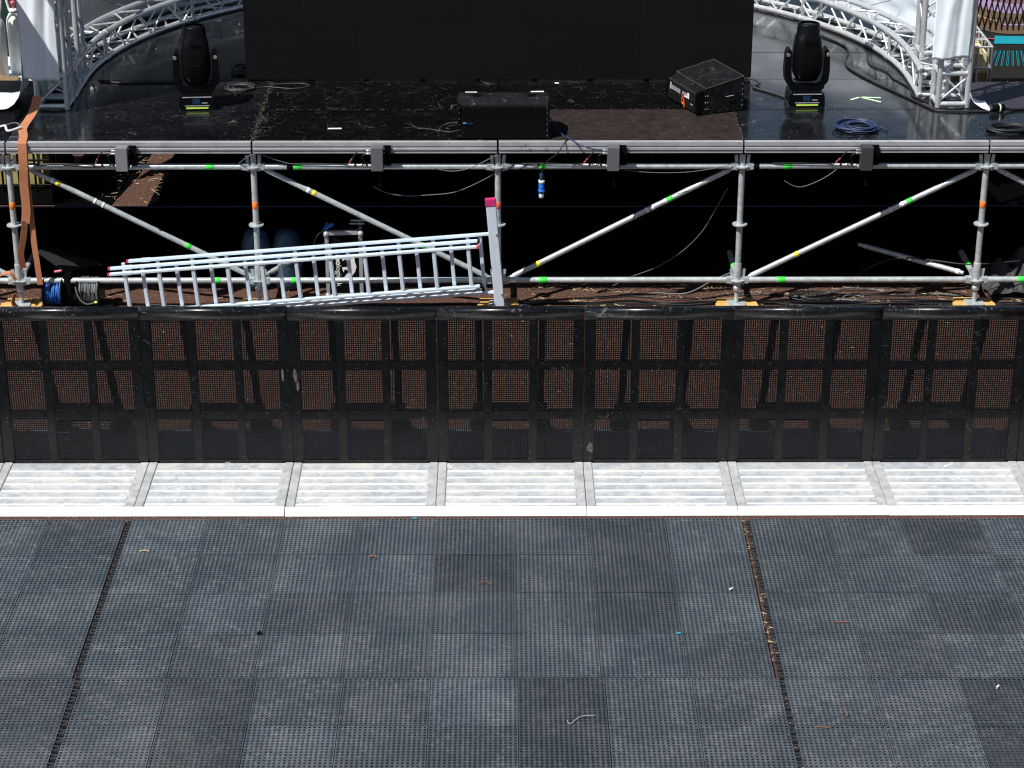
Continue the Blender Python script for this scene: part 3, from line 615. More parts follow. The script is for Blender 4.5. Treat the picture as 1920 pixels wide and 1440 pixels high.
# ------------------------------------------------------------------ loudspeakers
sp = thing('floor_speaker', 'wide black loudspeaker with grille at the stage edge in the middle', 'speaker', (-0.006, 16.95, D))
prof = [(16.79, 0.004), (17.18, 0.004), (17.18, 0.20), (17.02, 0.315), (16.90, 0.315), (16.80, 0.275)]
obj('cabinet', prism_mesh([(a, b) for a, b in prof], 0.722, 'black_paint', 'X', 0.006), T(-0.367, 0, D), sp)
gprof = perf_mesh(0.655, 0.255, 40, 16, 0.008, 0.008, 0.003, 'black_matte')
gx = obj('grille', gprof, T(-0.006, 16.783, D + 0.139) @ RX(87), sp)
for s in (-0.362, 0.345): box('end_plate', s, s + 0.012, 16.782, 17.0, D + 0.006, D + 0.29, 'black_plastic', sp, 0.003)
for i in range(6):
    for s in (-0.352, 0.337): tube('screw', (s, 16.780, D + 0.03 + i * 0.046), (s, 16.776, D + 0.03 + i * 0.046), 0.0035, 'steel', sp, 6)
box('badge', -0.325, -0.30, 16.774, 16.778, D + 0.128, D + 0.140, 'print_blue', sp); box('badge', -0.296, -0.245, 16.774, 16.778, D + 0.124, D + 0.134, 'display_blue', sp)
box('top_handle', -0.25, -0.18, 16.90, 16.94, D + 0.316, D + 0.324, 'black_plastic', sp, 0.002); box('top_handle', 0.18, 0.25, 16.90, 16.94, D + 0.316, D + 0.324, 'black_plastic', sp, 0.002)

w2 = thing('wedge_speaker', 'scuffed black wedge loudspeaker with an orange mark, turned sideways on the deck', 'speaker', (1.6, 17.6, D))
ex = Vector((0.395, 0.155, 0)).normalized(); ang = math.degrees(math.atan2(ex.y, ex.x))
xf = T(1.565, 17.40, D) @ RZ(ang)      # local x: along the right face, local y: along the text face
cab = [(0.02, 0.004), (0.43, 0.004), (0.43, 0.285), (0.42, 0.292), (0.085, 0.222), (0.075, 0.205), (0.012, 0.188), (0.0, 0.176), (0.0, 0.02)]
obj('cabinet', prism_mesh(cab, 0.56, 'black_paint', 'Y', 0.005), xf, w2)
for a, b in ((0.0, 0.025), (0.535, 0.56)):
    obj('corner_cap', prism_mesh([(-0.004, 0.02), (0.05, 0.0015), (0.06, 0.208), (0.012, 0.196), (-0.004, 0.184)], b - a, 'black_plastic', 'Y', 0.004), xf @ T(0, a - (0.004 if a == 0 else -0.004), 0), w2)
for (a0, b0), (a1, b1) in (((0.085, 0.0), (0.085, 0.56)), ((0.425, 0.0), (0.425, 0.56)), ((0.085, 0.0), (0.425, 0.0)), ((0.085, 0.56), (0.425, 0.56))):
    hz = lambda q: 0.2225 + (q - 0.085) * 0.209
    tube('worn_edge', xf @ Vector((a0, b0, hz(a0))), xf @ Vector((a1, b1, hz(a1))), 0.0022, 'worn', w2, 6)
tube('worn_edge', xf @ Vector((0.003, 0.03, 0.184)), xf @ Vector((0.003, 0.53, 0.184)), 0.0018, 'worn', w2, 6)
TX = xf @ T(-0.002, 0.56, -0.028) @ Matrix(((0, 0, -1, 0), (-1, 0, 0, 0), (0, 1, 0, 0), (0, 0, 0, 1)))   # text plane: x -> -local y, y -> z
def mark(x0, x1, z0, z1, m): obj('print_mark', box_mesh(x1 - x0, z1 - z0, 0.002, m), TX @ T((x0 + x1) / 2, (z0 + z1) / 2, 0.001), w2)
mark(0.075, 0.088, 0.135, 0.19, 'print_white')
for i in range(6): mark(0.10 + 0.028 * i, 0.12 + 0.028 * i, 0.137, 0.172, 'print_grey')
for i in range(4): mark(0.30 + 0.024 * i, 0.318 + 0.024 * i, 0.150, 0.172, 'print_grey')
mark(0.335, 0.41, 0.135, 0.148, 'print_white'); mark(0.395, 0.425, 0.135, 0.182, 'print_white'); mark(0.45, 0.50, 0.10, 0.108, 'print_grey')
for pts in (((0.305, 0.150), (0.303, 0.08), (0.335, 0.068)), ((0.335, 0.150), (0.338, 0.10), (0.345, 0.045))):
    o = obj('painted_mark', sweep_mesh(spline([TX @ Vector((a, b, 0.003)) for a, b in pts], 5), 0.0045, 'paint_orange', 6), None, w2)
box('side_label', 0.25, 0.285, -0.003, -0.001, 0.165, 0.172, 'display_blue', w2, 0, xf)
tube('side_handle', xf @ Vector((0.26, -0.012, 0.14)), xf @ Vector((0.33, -0.012, 0.145)), 0.003, 'print_grey', w2, 6)
for i in range(5): tube('screw', xf @ Vector((0.415, -0.001, 0.05 + .045 * i)), xf @ Vector((0.415, -0.006, 0.05 + .045 * i)), 0.004, 'steel', w2, 6)
for i in range(9): tube('socket', xf @ Vector((0.06 + 0.02 * (i % 3), -0.001, 0.05 + 0.055 * (i // 3))), xf @ Vector((0.06 + 0.02 * (i % 3), -0.005, 0.05 + 0.055 * (i // 3))), 0.005 - 0.001 * (i % 2), 'case_alu' if i % 3 else 'black_plastic', w2, 8)

# ------------------------------------------------------------------ light boxes on the stage edge
for i, (bxp, lab, c) in enumerate(((-2.999, 'small grey light box on the stage edge nearest the orange strap', 0.85), (-0.998, 'small grey light box on the stage edge above the ladder', 0.5), (0.856, 'small dark grey light box on the stage edge right of the middle', 0.5), (2.845, 'small charcoal light box on the stage edge near the right side', 0.17))):
    t = thing('light_box', lab, 'light box', (bxp, 16.62, 1.33), 'light boxes clamped to the stage edge')
    box('housing', bxp - 0.047, bxp + 0.047, 16.575, 16.672, 1.236, 1.425, 'box_grey', t, 0.003, color=(c, c, c))
    obj('bracket', prism_mesh([(16.60, 1.26), (16.685, 1.26), (16.685, 1.42), (16.672, 1.42)], 0.006, 'black_matte', 'X'), T(bxp + 0.049, 0, 0), t)
    box('mount_plate', bxp + 0.056, bxp + 0.105, 16.680, 16.694, 1.25, 1.415, 'black_matte', t, 0.002)
    box('mount_flange', bxp + 0.100, bxp + 0.106, 16.64, 16.681, 1.262, 1.395, 'black_plastic', t)
    tube('knob', (bxp + 0.051, 16.63, 1.335), (bxp + 0.062, 16.63, 1.335), 0.024, 'black_plastic', t, 16)
    for z in (1.39, 1.365): tube('connector', (bxp - 0.082, 16.63, z), (bxp - 0.045, 16.63, z), 0.0085, 'steel', t, 10)
    box('hanging_latch', bxp + 0.005, bxp + 0.02, 16.63, 16.66, 1.09, 1.236, 'black_matte', t)
    p = [(bxp - 0.08, 16.63, 1.39), (bxp - 0.15, 16.62, 1.385), (bxp - 0.20, 16.64, 1.32), (bxp - 0.225, 16.70, 1.265), (bxp - 0.26, 16.735, 1.235)]
    cable('lead', p, 0.0045, 'cable_black', None, t)
    tube('sleeve', p[2], p[3], 0.0065, 'pink', t, 8)
    cable('lead', [(bxp - 0.08, 16.63, 1.365), (bxp - 0.12, 16.63, 1.34), (bxp - 0.10, 16.68, 1.27), (bxp - 0.13, 16.737, 1.228)], 0.0035, 'cable_black', None, t)
    tube('inline_plug', (bxp - 0.25, 16.737, 1.238), (bxp - 0.06, 16.737, 1.232), 0.009, 'cable_white', t, 8)
    for q in (-0.19, -0.14, -0.10): tube('plug_ring', (bxp + q, 16.737, 1.236), (bxp + q + .016, 16.737, 1.2355), 0.0115, 'black_plastic' if q != -0.14 else 'steel', t, 8)
    cable('lead', [(bxp - 0.24, 16.737, 1.238), (bxp - 0.5, 16.735, 1.25), (bxp - 0.68, 16.74, 1.247), (bxp - 0.76, 16.76, 1.243)], 0.005, 'cable_black', None, t)

# ------------------------------------------------------------------ ladder
lad = thing('extension_ladder', 'three-part aluminium extension ladder lying on its side with a foot bar', 'ladder', (-1.65, 16.55, 0))
al = 4.5
LX = T(-1.65, 0, 0) @ RY(-al)
def lx(x, z): return x + 1.65, z
def rail(name, x0, x1, zc, yc, par, hgt=0.021, dep=0.038):
    return box(name, x0, x1, yc - dep / 2, yc + dep / 2, zc - hgt / 2, zc + hgt / 2, 'ladder_alu', par, 0.004, LX)
SEC = [('front_section', 16.475, 0.529, 0.195, -1.455, 1.475), ('middle_section', 16.526, 0.560, 0.146, -1.455, 1.485), ('base_section', 16.577, 0.593, 0.096, -1.31, 1.60)]
for si, (nm, yc, zt, zb, xa, xb) in enumerate(SEC):
    sec = rail(nm, xa, xb, zt, yc, lad)
    rail('rail', xa + (0.10 if si < 2 else 0.0), xb, zb, yc, sec)
    box('end_cap', xa - 0.016, xa - 0.0005, yc - 0.020, yc + 0.020, zt - 0.0115, zt + 0.0115, 'cap_pink', sec, 0.004, LX)
    box('end_cap', xb + 0.0005, xb + 0.018, yc - 0.025, yc + 0.025, zt - 0.013, zt + 0.013, 'black_plastic' if si else 'pink', sec, 0.003, LX)
    if si < 2: box('end_cap', xb + 0.0005, xb + 0.022, yc - 0.026, yc + 0.026, zb - 0.014, zb + 0.014, 'black_plastic', sec, 0.004, LX)
    x = -1.335 + (0.137 if si == 1 else 0.0)
    if si == 2: x += (x - 1.65) * 0.0062
    while x < xb - 0.03:
        box('rung', x - 0.015, x + 0.015, yc - 0.012, yc + 0.012, zb + 0.011, zt - 0.011, 'ladder_alu', sec, 0.004, LX)
        x += 0.2742 * (1.0062 if si == 2 else 1)
    for q in (0.05,): box('guide_hook', xa + 0.05 + q, xa + 0.13 + q, yc - 0.021, yc + 0.021, zt - 0.0125, zt + 0.0125, 'ladder_alu', sec, 0.003, LX)
fb = box('foot_bar', 1.575, 1.655, 16.535, 16.575, -0.10, 0.885, 'ladder_alu', lad, 0.005, LX)
box('end_cap', 1.571, 1.659, 16.531, 16.579, 0.835, 0.895, 'cap_pink', fb, 0.004, LX)
for z in (0.09, 0.598): tube('bolt', LX @ Vector((1.64, 16.536, z)), LX @ Vector((1.64, 16.526, z)), 0.008, 'steel', fb, 8)
rail('rail_end', 1.49, 1.52, 0.35, 16.581, lad, 0.50, 0.03)

# ------------------------------------------------------------------ flight case behind the ladder
fc = thing('flight_case', 'narrow black flight case with aluminium edges behind the ladder', 'flight case', (-1.31, 17.1, 0))
cxf = T(-1.312, 16.99, 0) @ Matrix.Diagonal((1.0, 1.0, 1.09, 1)) @ RZ(4)
box('body', -0.135, 0.135, 0.004, 0.22, 0.02, 0.535, 'black_matte', fc, 0, cxf)
for s in (-1, 1):
    box('edge_profile', s * 0.137 - 0.016, s * 0.137 + 0.016, -0.008, 0.03, 0.018, 0.54, 'case_alu', fc, 0.003, cxf)
    box('edge_profile', s * 0.137 - 0.014, s * 0.137 + 0.014, 0.032, 0.22, 0.515, 0.545, 'case_alu', fc, 0.003, cxf)
    for z in (0.03, 0.52): obj('ball_corner', lathe_mesh([(0.001, -0.024), (0.018, -0.018), (0.025, 0), (0.018, 0.018), (0.001, 0.024)], 'case_alu', 12), cxf @ T(s * 0.14, 0.0, z), fc)
for z in (0.028, 0.528): box('edge_profile', -0.12, 0.12, -0.006, 0.028, z - 0.016, z + 0.016, 'case_alu', fc, 0.003, cxf)
FT = cxf @ T(0, 0.002, 0) @ RX(90)
m1 = text_mesh('mo', 0.062, 'print_white', 0.0022); m2 = text_mesh('logistik', 0.060, 'print_white', 0.0)
obj('lettering', m1, FT @ T(-0.066, 0.355, 0) @ RZ(-90), fc); obj('lettering', m2, FT @ T(-0.066, 0.272, 0) @ RZ(-90), fc)
def poly(pts): 
    q = [((x - 702) / 2300.0 + 0.030, (830 - y) / 2080.0 + 0.215) for x, y in pts]
    obj('printed_shape', mesh('print', [(a, b, z) for z in (0.0, 0.001) for a, b in q], [tuple(range(len(q), 2 * len(q)))] + [(i, (i + 1) % len(q), len(q) + (i + 1) % len(q), len(q) + i) for i in range(len(q))], 'print_white'), FT, fc)
poly([(600, 600), (690, 600), (600, 645)][::-1]); poly([(750, 560), (825, 575), (832, 660), (860, 745), (830, 830), (780, 885), (745, 880), (735, 700)][::-1]); poly([(590, 750), (690, 745), (695, 800), (640, 780), (610, 835)][::-1]); poly([(690, 845), (735, 870), (760, 960), (725, 1030), (655, 990), (620, 920)][::-1])
cable('blue_cable_plug', [(-1.47, 17.0, 0.600), (-1.44, 17.02, 0.618), (-1.40, 17.04, 0.632)], 0.017, 'plug_blue', 'blue power plug lying on the left corner of the flight case', None, 4, None, 'plug', 10)
cable('cable', [(-1.47, 17.0, 0.595), (-1.53, 17.02, 0.54), (-1.58, 17.1, 0.40), (-1.66, 17.05, 0.30), (-1.72, 17.0, 0.22)], 0.005, 'cable_grey', 'thin grey cable hanging left of the flight case')
for i, (dx, z) in enumerate(((0.0, 0.0), (0.015, 0.028))):
    o = cable('coiled_cable', [(-1.27 + dx, 17.12, 0.61 + z), (-1.22 + dx, 17.10, 0.616 + z), (-1.15 + dx, 17.12, 0.61 + z)], 0.007, 'cable_white', ('lower' if i == 0 else 'upper') + ' of two short pale cables on top of the flight case', None, 6)

# ------------------------------------------------------------------ cable reels
def reel(x0, x1, y, r, rw, mat, label, turns, cr, axle):
    t = thing('cable_reel', label, 'cable reel', ((x0 + x1) / 2, y, 0))
    for x in (x0, x1):
        obj('flange', lathe_mesh([(0.02, -0.006), (r, -0.006), (r + 0.004, 0), (r, 0.006), (0.02, 0.006)], 'black_plastic', 32, False), T(x, y, r + 0.006) @ RY(90), t)
    tube('drum', (x0, y, r + 0.006), (x1, y, r + 0.006), rw - 0.012, 'black_matte', t, 20)
    pts = []; N = turns * 20
    for i in range(N):
        a = 2 * math.pi * i / 20; u = i / N; x = x0 + 0.01 + (x1 - x0 - 0.02) * (0.5 - 0.5 * math.cos(u * math.pi * 3)) + 0.006 * math.sin(a * 1.37)
        rr = rw - 0.01 + 0.014 * u + 0.004 * math.sin(a * 0.7 + i * .13); pts.append(Vector((x, y + rr * math.cos(a), r + 0.006 + rr * math.sin(a))))
    obj('wound_cable', sweep_mesh(pts, cr, mat, 6), None, t)
    if axle: tube('frame_bar', (x0 - 0.02, y - 0.09, 0.012), (x1 + 0.02, y - 0.09, 0.012), 0.01, 'black_plastic', t, 10)
    return t
rl = reel(-3.735, -3.585, 16.80, 0.135, 0.098, 'cable_blue', 'cable reel wound with blue cable beside the strapped post', 26, 0.0062, True)
tube('handle', (-3.66, 16.86, 0.29), (-3.60, 16.86, 0.30), 0.012, 'pink', rl, 8)
box('motor_housing', -3.575, -3.505, 16.74, 16.88, 0.05, 0.30, 'black_plastic', rl, 0.01)
reel(-3.465, -3.285, 16.82, 0.135, 0.112, 'cable_grey', 'cable reel wound with grey cable left of the ladder', 34, 0.0052, True)
cable('cable', [(-3.47, 16.7, 0.22), (-3.44, 16.66, 0.14), (-3.38, 16.65, 0.09), (-3.30, 16.67, 0.10)], 0.006, 'cable_grey', 'loose grey cable end looping over the grey reel')
tube('yellow_cap', (-3.315, 16.665, 0.10), (-3.295, 16.665, 0.10), 0.011, 'tape_lime', None, 8)
tag(bpy.data.objects['yellow_cap'], 'small yellow cap on the grey cable end', 'cap')
rm = thing('rubber_mat', 'ribbed black rubber mat leaning behind the cable reels', 'mat', (-3.65, 17.15, 0.2))
rp = [Vector((-3.83, 17.02, 0.41)), Vector((-3.74, 17.30, 0.33)), Vector((-3.36, 17.30, 0.19)), Vector((-3.60, 17.0, 0.23))]
nn = (rp[1] - rp[0]).cross(rp[3] - rp[0]).normalized()
if nn.y > 0: nn = -nn
q = [p - nn * 0.012 for p in rp] + rp
obj('sheet', mesh('mat', q, [(0, 1, 2, 3), (7, 6, 5, 4), (0, 4, 5, 1), (1, 5, 6, 2), (2, 6, 7, 3), (3, 7, 4, 0)], 'rubber'), None, rm)
for i in range(14):
    u = (i + .5) / 14; a = rp[0].lerp(rp[3], u); b = rp[1].lerp(rp[2], u); tube('rib', a + nn * .002, b + nn * .002, 0.006, 'rubber', rm, 6)
tube('edge_strip', rp[1] + nn * .004, rp[2] + nn * .004, 0.008, 'case_alu', rm, 6)

# ------------------------------------------------------------------ orange strap
stp = thing('ratchet_strap', 'faded orange ratchet strap hanging over the stage edge at the left', 'strap', (-3.79, 16.65, 0))
ribbon('strap_band', [(-3.80, 17.44, 1.60), (-3.82, 17.30, 1.50), (-3.85, 17.05, 1.452), (-3.81, 16.85, 1.443), (-3.79, 16.70, 1.443), (-3.788, 16.672, 1.41), (-3.79, 16.66, 1.25), (-3.80, 16.665, 1.10), (-3.80, 16.665, 0.90), (-3.815, 16.66, 0.78)], 0.068, 'strap', stp, 0.004, (1, 0.06, 0))
ribbon('loose_end', [(-3.815, 16.658, 0.80), (-3.84, 16.65, 0.66), (-3.87, 16.64, 0.52), (-3.86, 16.65, 0.40)], 0.05, 'strap', stp, 0.004, (1, 0.5, 0))
ribbon('loose_end', [(-3.775, 16.690, 1.36), (-3.775, 16.690, 1.10), (-3.77, 16.69, 0.80), (-3.765, 16.68, 0.60), (-3.755, 16.675, 0.45), (-3.745, 16.675, 0.25)], 0.045, 'strap', stp, 0.004, (1, 0.0, 0))
ribbon('loose_end', [(-4.06, 16.68, 0.33), (-3.98, 16.66, 0.36), (-3.93, 16.64, 0.30)], 0.04, 'strap', stp, 0.004, (0.2, 1, 0.3))
ribbon('loose_end', [(-3.94, 16.60, 0.20), (-3.955, 16.58, 0.13), (-3.92, 16.58, 0.08)], 0.05, 'strap', stp, 0.004, (0.4, 1, 0))

# ------------------------------------------------------------------ cables
cb = 'cables on the stage deck'
cable('cable', [(2.75, 20.2, D + .012), (3.08, 19.55, D + .009), (3.02, 19.05, D + .009), (3.02, 18.80, D + .009), (3.15, 18.4, D + .009), (3.33, 18.0, D + .009), (3.48, 17.66, D + .009), (3.56, 17.53, D + .009), (3.75, 17.50, D + .009), (3.98, 17.50, D + .009)], 0.009, 'cable_black', 'thick black cable curving across the right of the deck to the sheeted tower', None, 8, cb)
cable('cable', [(3.25, 19.3, D + .008), (3.22, 18.95, D + .008), (3.33, 18.7, D + .008), (3.35, 18.5, D + .008), (3.44, 18.2, D + .008), (3.43, 17.95, D + .008), (3.53, 17.78, D + .008)], 0.007, 'cable_black', 'thin wavy black cable close to the foot of the right curved truss', None, 8, cb)
cable('cable', [(-3.48, 18.46, D + .008), (-3.3, 18.38, D + .008), (-3.0, 18.40, D + .008), (-2.7, 18.36, D + .008), (-2.56, 18.0, D + .008)], 0.008, 'cable_black', 'black cable running from the left tower to the left moving head', None, 8, cb)
def coil(name, cx, cy, rx, ry, r, mat, turns, label, jit, tail=None, z0=D):
    pts = []; N = turns * 26
    for i in range(N):
        a = 2 * math.pi * i / 26; tno = i // 26
        k = 1 + jit * (math.sin(a * 0.53 + 1.3) * 0.6 + math.sin(a * 0.31 + tno) * 0.5)
        pts.append(Vector((cx + rx * k * math.cos(a) + jit * 0.1 * math.sin(tno * 2.1), cy + ry * k * math.sin(a) + jit * 0.1 * math.cos(tno * 1.3), z0 + r + 0.002 + (r * 1.1) * (tno * 0.35 + 0.8 * (0.5 + 0.5 * math.sin(a * 3 + tno * 1.9))))))
    if tail: pts += spline([pts[-1]] + [Vector(p) for p in tail], 6)[1:]
    o = obj(name, sweep_mesh(pts, r, mat, 6), None, None); tag(o, label, 'cable'); return o
coil('cable_coil', 2.83, 17.04, 0.135, 0.125, 0.0062, 'cable_navy', 13, 'coil of dark blue cable on the right of the deck', 0.26, [(2.98, 17.06, D + .02), (3.03, 17.03, D + .012), (3.06, 16.97, D + .01)])
coil('cable_coil', 4.02, 16.99, 0.15, 0.10, 0.008, 'cable_black', 8, 'coil of black cable at the right edge of the deck', 0.14)
coil('cable_coil', -2.24, 18.22, 0.10, 0.09, 0.006, 'cable_dim', 4, 'loose grey cable coil right of the left moving head', 0.30, [(-2.3, 18.0, D + .01), (-2.42, 17.95, D + .01)])
coil('cable_coil', -2.27, 18.75, 0.07, 0.10, 0.008, 'cable_black', 6, 'tangled black cable behind the left moving head', 0.3)
cable('cable', [(-1.98, 18.33, D + .006), (-1.75, 18.36, D + .006), (-1.66, 18.28, D + .006), (-1.8, 18.2, D + .006), (-2.05, 18.25, D + .006), (-2.2, 18.1, D + .006)], 0.005, 'cable_dim', 'thin looped cable at the left foot of the screen', None, 8, cb)
cable('cable', [(2.0, 18.30, D + .03), (2.1, 18.42, D + .03), (2.18, 18.3, D + .02), (2.12, 18.22, D + .01), (2.25, 18.05, D + .01), (2.36, 17.9, D + .01)], 0.010, 'cable_dim', 'grey cable from the right foot of the screen to the right moving head', None, 8, cb)
cable('cable', [(-0.36, 17.05, D + .06), (-0.46, 17.1, D + .03), (-0.52, 17.02, D + .01), (-0.45, 16.94, D + .01), (-0.37, 16.95, D + .02)], 0.005, 'cable_dim', 'small grey cable loop left of the middle loudspeaker', None, 8, cb)
cable('cable', [(0.355, 17.0, D + .12), (0.42, 16.93, D + .05), (0.47, 16.83, D + .012), (0.52, 16.75, D + .01), (0.60, 16.66, D - .01), (0.70, 16.63, D - .035), (0.775, 16.63, 1.39)], 0.006, 'cable_navy', 'blue cable from the middle loudspeaker to a light box', None, 8, cb)
cable('cable', [(0.50, 16.77, D + .012), (0.47, 16.68, D - .005), (0.42, 16.66, 1.36), (0.35, 16.69, 1.29), (0.31, 16.73, 1.235), (0.295, 16.735, 1.17)], 0.005, 'cable_black', 'black cable dropping over the stage edge to the hanging blue plug', None, 8)
pg = thing('hanging_plug', 'blue and white power plug hanging below the upper scaffold tube', 'plug', (0.295, 16.735, 0.96))
tube('rear_collar', (0.295, 16.735, 1.11), (0.295, 16.735, 1.165), 0.016, 'cable_navy', pg, 12); tube('sleeve', (0.295, 16.735, 1.085), (0.295, 16.735, 1.11), 0.024, 'plug_pale', pg, 14)
tube('body', (0.295, 16.735, 1.0), (0.295, 16.735, 1.085), 0.0225, 'plug_blue', pg, 14); tube('ring', (0.295, 16.735, 1.015), (0.295, 16.735, 1.03), 0.027, 'plug_blue', pg, 14); tube('nose', (0.295, 16.735, 0.965), (0.295, 16.735, 1.0), 0.020, 'plug_pale', pg, 14)
# wires along the upper tube
cable('wire', [(-2.1, 16.74, 1.25), (-2.05, 16.70, 1.30), (-1.99, 16.70, 1.335), (-1.92, 16.72, 1.33), (-1.8, 16.73, 1.28), (-1.7, 16.735, 1.25)], 0.0035, 'cable_grey', 'thin grey wire arched over the second scaffold post', None, 8)
cable('wire', [(-0.55, 16.73, 1.21), (-0.42, 16.72, 1.19), (-0.28, 16.70, 1.22), (-0.16, 16.69, 1.28), (-0.05, 16.70, 1.335)], 0.0035, 'cable_grey', 'thin grey wire rising to the head of the post behind the ladder foot bar', None, 8)
cable('wire', [(-1.05, 16.85, 1.02), (-0.95, 16.85, 0.97), (-0.80, 16.84, 0.945), (-0.6, 16.83, 0.955), (-0.4, 16.81, 0.985), (-0.22, 16.78, 1.07), (-0.05, 16.735, 1.18), (0.05, 16.735, 1.24)], 0.0035, 'cable_grey', 'thin grey wire sagging in the dark above the ladder', None, 8)
cable('wire', [(0.95, 16.735, 1.195), (1.15, 16.72, 1.178), (1.4, 16.72, 1.178), (1.6, 16.72, 1.20), (1.8, 16.73, 1.24)], 0.003, 'cable_grey', 'thin grey wire sagging below the upper tube left of the fourth post', None, 8)
cable('wire', [(2.22, 16.72, 1.11), (2.30, 16.72, 1.065), (2.38, 16.72, 1.06), (2.5, 16.72, 1.11), (2.60, 16.73, 1.17), (2.68, 16.735, 1.245)], 0.0035, 'cable_grey', 'thin grey wire hanging in the rightmost full bay', None, 8)
for i in range(3):
    a = 0.02 + i * 0.10
    cable('wire_wrap', [(a, 16.735, 1.20), (a + .03, 16.733, 1.225), (a + .06, 16.75, 1.243), (a + .08, 16.775, 1.243)], 0.005, 'cable_black', ('first', 'second', 'third')[i] + ' turn of black cable round the upper tube right of the third post')
cable('wire', [(-3.70, 16.735, 1.235), (-3.55, 16.735, 1.248), (-3.3, 16.735, 1.225), (-3.1, 16.735, 1.24)], 0.007, 'cable_black', 'black cable taped along the upper tube beside the strap', None, 8)
cable('rope', [(1.79, 16.86, 1.0), (1.70, 16.9, 0.80), (1.60, 16.93, 0.60), (1.45, 16.97, 0.42), (1.25, 17.03, 0.26), (1.05, 17.1, 0.15), (0.9, 17.15, 0.05)], 0.0035, 'cable_grey', 'thin grey rope sagging from the fourth post to the ground', None, 8, None, 'rope')
# cables lying on the ground behind the barrier
def ground_cable(x0, x1, yc, amp, r, m, label, seed):
    rnd = random.Random(seed); pts = []; n = max(4, int((x1 - x0) / 0.28))
    for i in range(n + 1): pts.append((x0 + (x1 - x0) * i / n, yc + amp * rnd.uniform(-1, 1), r + 0.003 + (0.015 if rnd.random() > .7 else 0)))
    cable('cable', pts, r, m, label, None, 7, 'cables on the ground behind the barriers')
ground_cable(0.15, 5.4, 16.86, 0.025, 0.009, 'cable_grey', 'thick grey cable lying along the ground nearest the barrier on the right', 1)
ground_cable(-0.2, 5.2, 16.83, 0.03, 0.007, 'cable_black', 'black cable snaking along the ground between the wooden blocks', 2)
ground_cable(0.5, 3.9, 17.0, 0.07, 0.006, 'cable_black', 'black cable wandering on the red ground right of the ladder foot bar', 3)
ground_cable(1.9, 3.8, 17.08, 0.09, 0.006, 'cable_grey', 'thin grey cable wandering on the red ground in the rightmost full bay', 4)
ground_cable(-4.6, -3.2, 16.80, 0.03, 0.008, 'cable_grey', 'grey cable on the ground in front of the cable reels', 5)
ground_cable(-3.2, -0.2, 16.84, 0.03, 0.007, 'cable_black', 'black cable on the ground behind the ladder', 6)
ground_cable(3.0, 5.2, 16.93, 0.04, 0.009, 'cable_black', 'black cable on the ground beside the dark tarpaulin', 9)
cable('cable', [(0.95, 17.05, .01), (1.25, 17.06, .02), (1.5, 16.98, 0.05), (1.7, 16.92, 0.18), (1.85, 16.85, 0.28), (1.93, 16.80, 0.30)], 0.007, 'cable_grey', 'grey cable rising from the ground to the foot of the fourth post', None, 8)
cable('cable', [(2.85, 17.3, .01), (3.05, 17.2, .2), (3.25, 17.1, .31), (3.5, 17.0, .33), (3.8, 16.9, 0.33), (4.2, 16.9, 0.36)], 0.006, 'cable_black', 'black cable rising to the foot of the rightmost post', None, 8)
coil('cable_coil', 2.55, 16.99, 0.17, 0.08, 0.007, 'cable_black', 3, 'loose black cable loops on the ground in the rightmost full bay', 0.3, None, 0.004)
coil('cable_coil', 2.85, 16.95, 0.10, 0.07, 0.006, 'cable_grey', 2, 'loose grey cable loops on the ground in the rightmost full bay', 0.3, None, 0.004)
cable('cable_stub', [(-4.08, 17.02, D + .01), (-4.0, 17.06, D + .03), (-3.95, 16.95, D + .02), (-3.86, 17.02, D + .03)], 0.011, 'cable_white', 'pale cable plugs lying on the dark deck left of the strap', None, 6)
cable('cable_stub', [(-4.05, 17.1, D + .01), (-3.93, 17.14, D + .03), (-3.88, 17.08, D + .02)], 0.006, 'cable_grey', 'short grey cable lying behind the plugs left of the strap', None, 6)
pc = thing('cable_connector', 'black cable connector with green rings on the right wing of the deck', 'connector', (4.05, 17.5, D))
tube('body', (3.99, 17.50, D + .035), (4.10, 17.52, D + .035), 0.032, 'black_plastic', pc, 14); tube('ring', (4.055, 17.512, D + .035), (4.07, 17.515, D + .035), 0.034, 'tape_mint', pc, 14)
cable('lead', [(4.10, 17.52, D + .03), (4.2, 17.55, D + .012), (4.5, 17.6, D + .012)], 0.012, 'cable_black', None, pc)

# ------------------------------------------------------------------ things under the stage
for i, (x, lab) in enumerate(((-2.06, 'left of two dark blue drums in the shade under the stage'), (-1.80, 'right of two dark blue drums in the shade under the stage'))):
    t = thing('plastic_drum', lab, 'drum', (x, 17.27, 0))
    obj('body', lathe_mesh([(0.06, 0.008), (0.115, 0.012), (0.128, 0.06), (0.130, 0.28), (0.120, 0.40), (0.09, 0.48), (0.045, 0.515)], 'drum_blue', 24), T(x, 17.27, 0), t)
    obj('cap', lathe_mesh([(0.04, 0.513), (0.042, 0.53), (0.02, 0.535)], 'black_plastic', 14), T(x, 17.27, 0), t)
def heap(u, v):
    x = 3.98 + 1.2 * u; y = 16.93 + 0.75 * v
    e = math.sin(math.pi * min(1, u * 1.25 + .02)) ** .5 * math.sin(math.pi * (0.06 + 0.94 * v)) ** .6
    h = abs(wob(u * 5.2, v * 3.3)) * .8 + 0.35 + 0.5 * u
    return (x + .02 * wob(v * 9, u * 3), y, 0.012 + 0.36 * e * h * 0.75 + 0.02 * abs(wob(u * 17, v * 11)))
hp = sheet('crumpled_tarpaulin', heap, 40, 30, 'tarp_dark', None, 0.004); tag(hp, 'crumpled dark grey tarpaulin heaped beside the rightmost post', 'tarpaulin')
hp.data.polygons.foreach_set('use_smooth', [False] * len(hp.data.polygons))
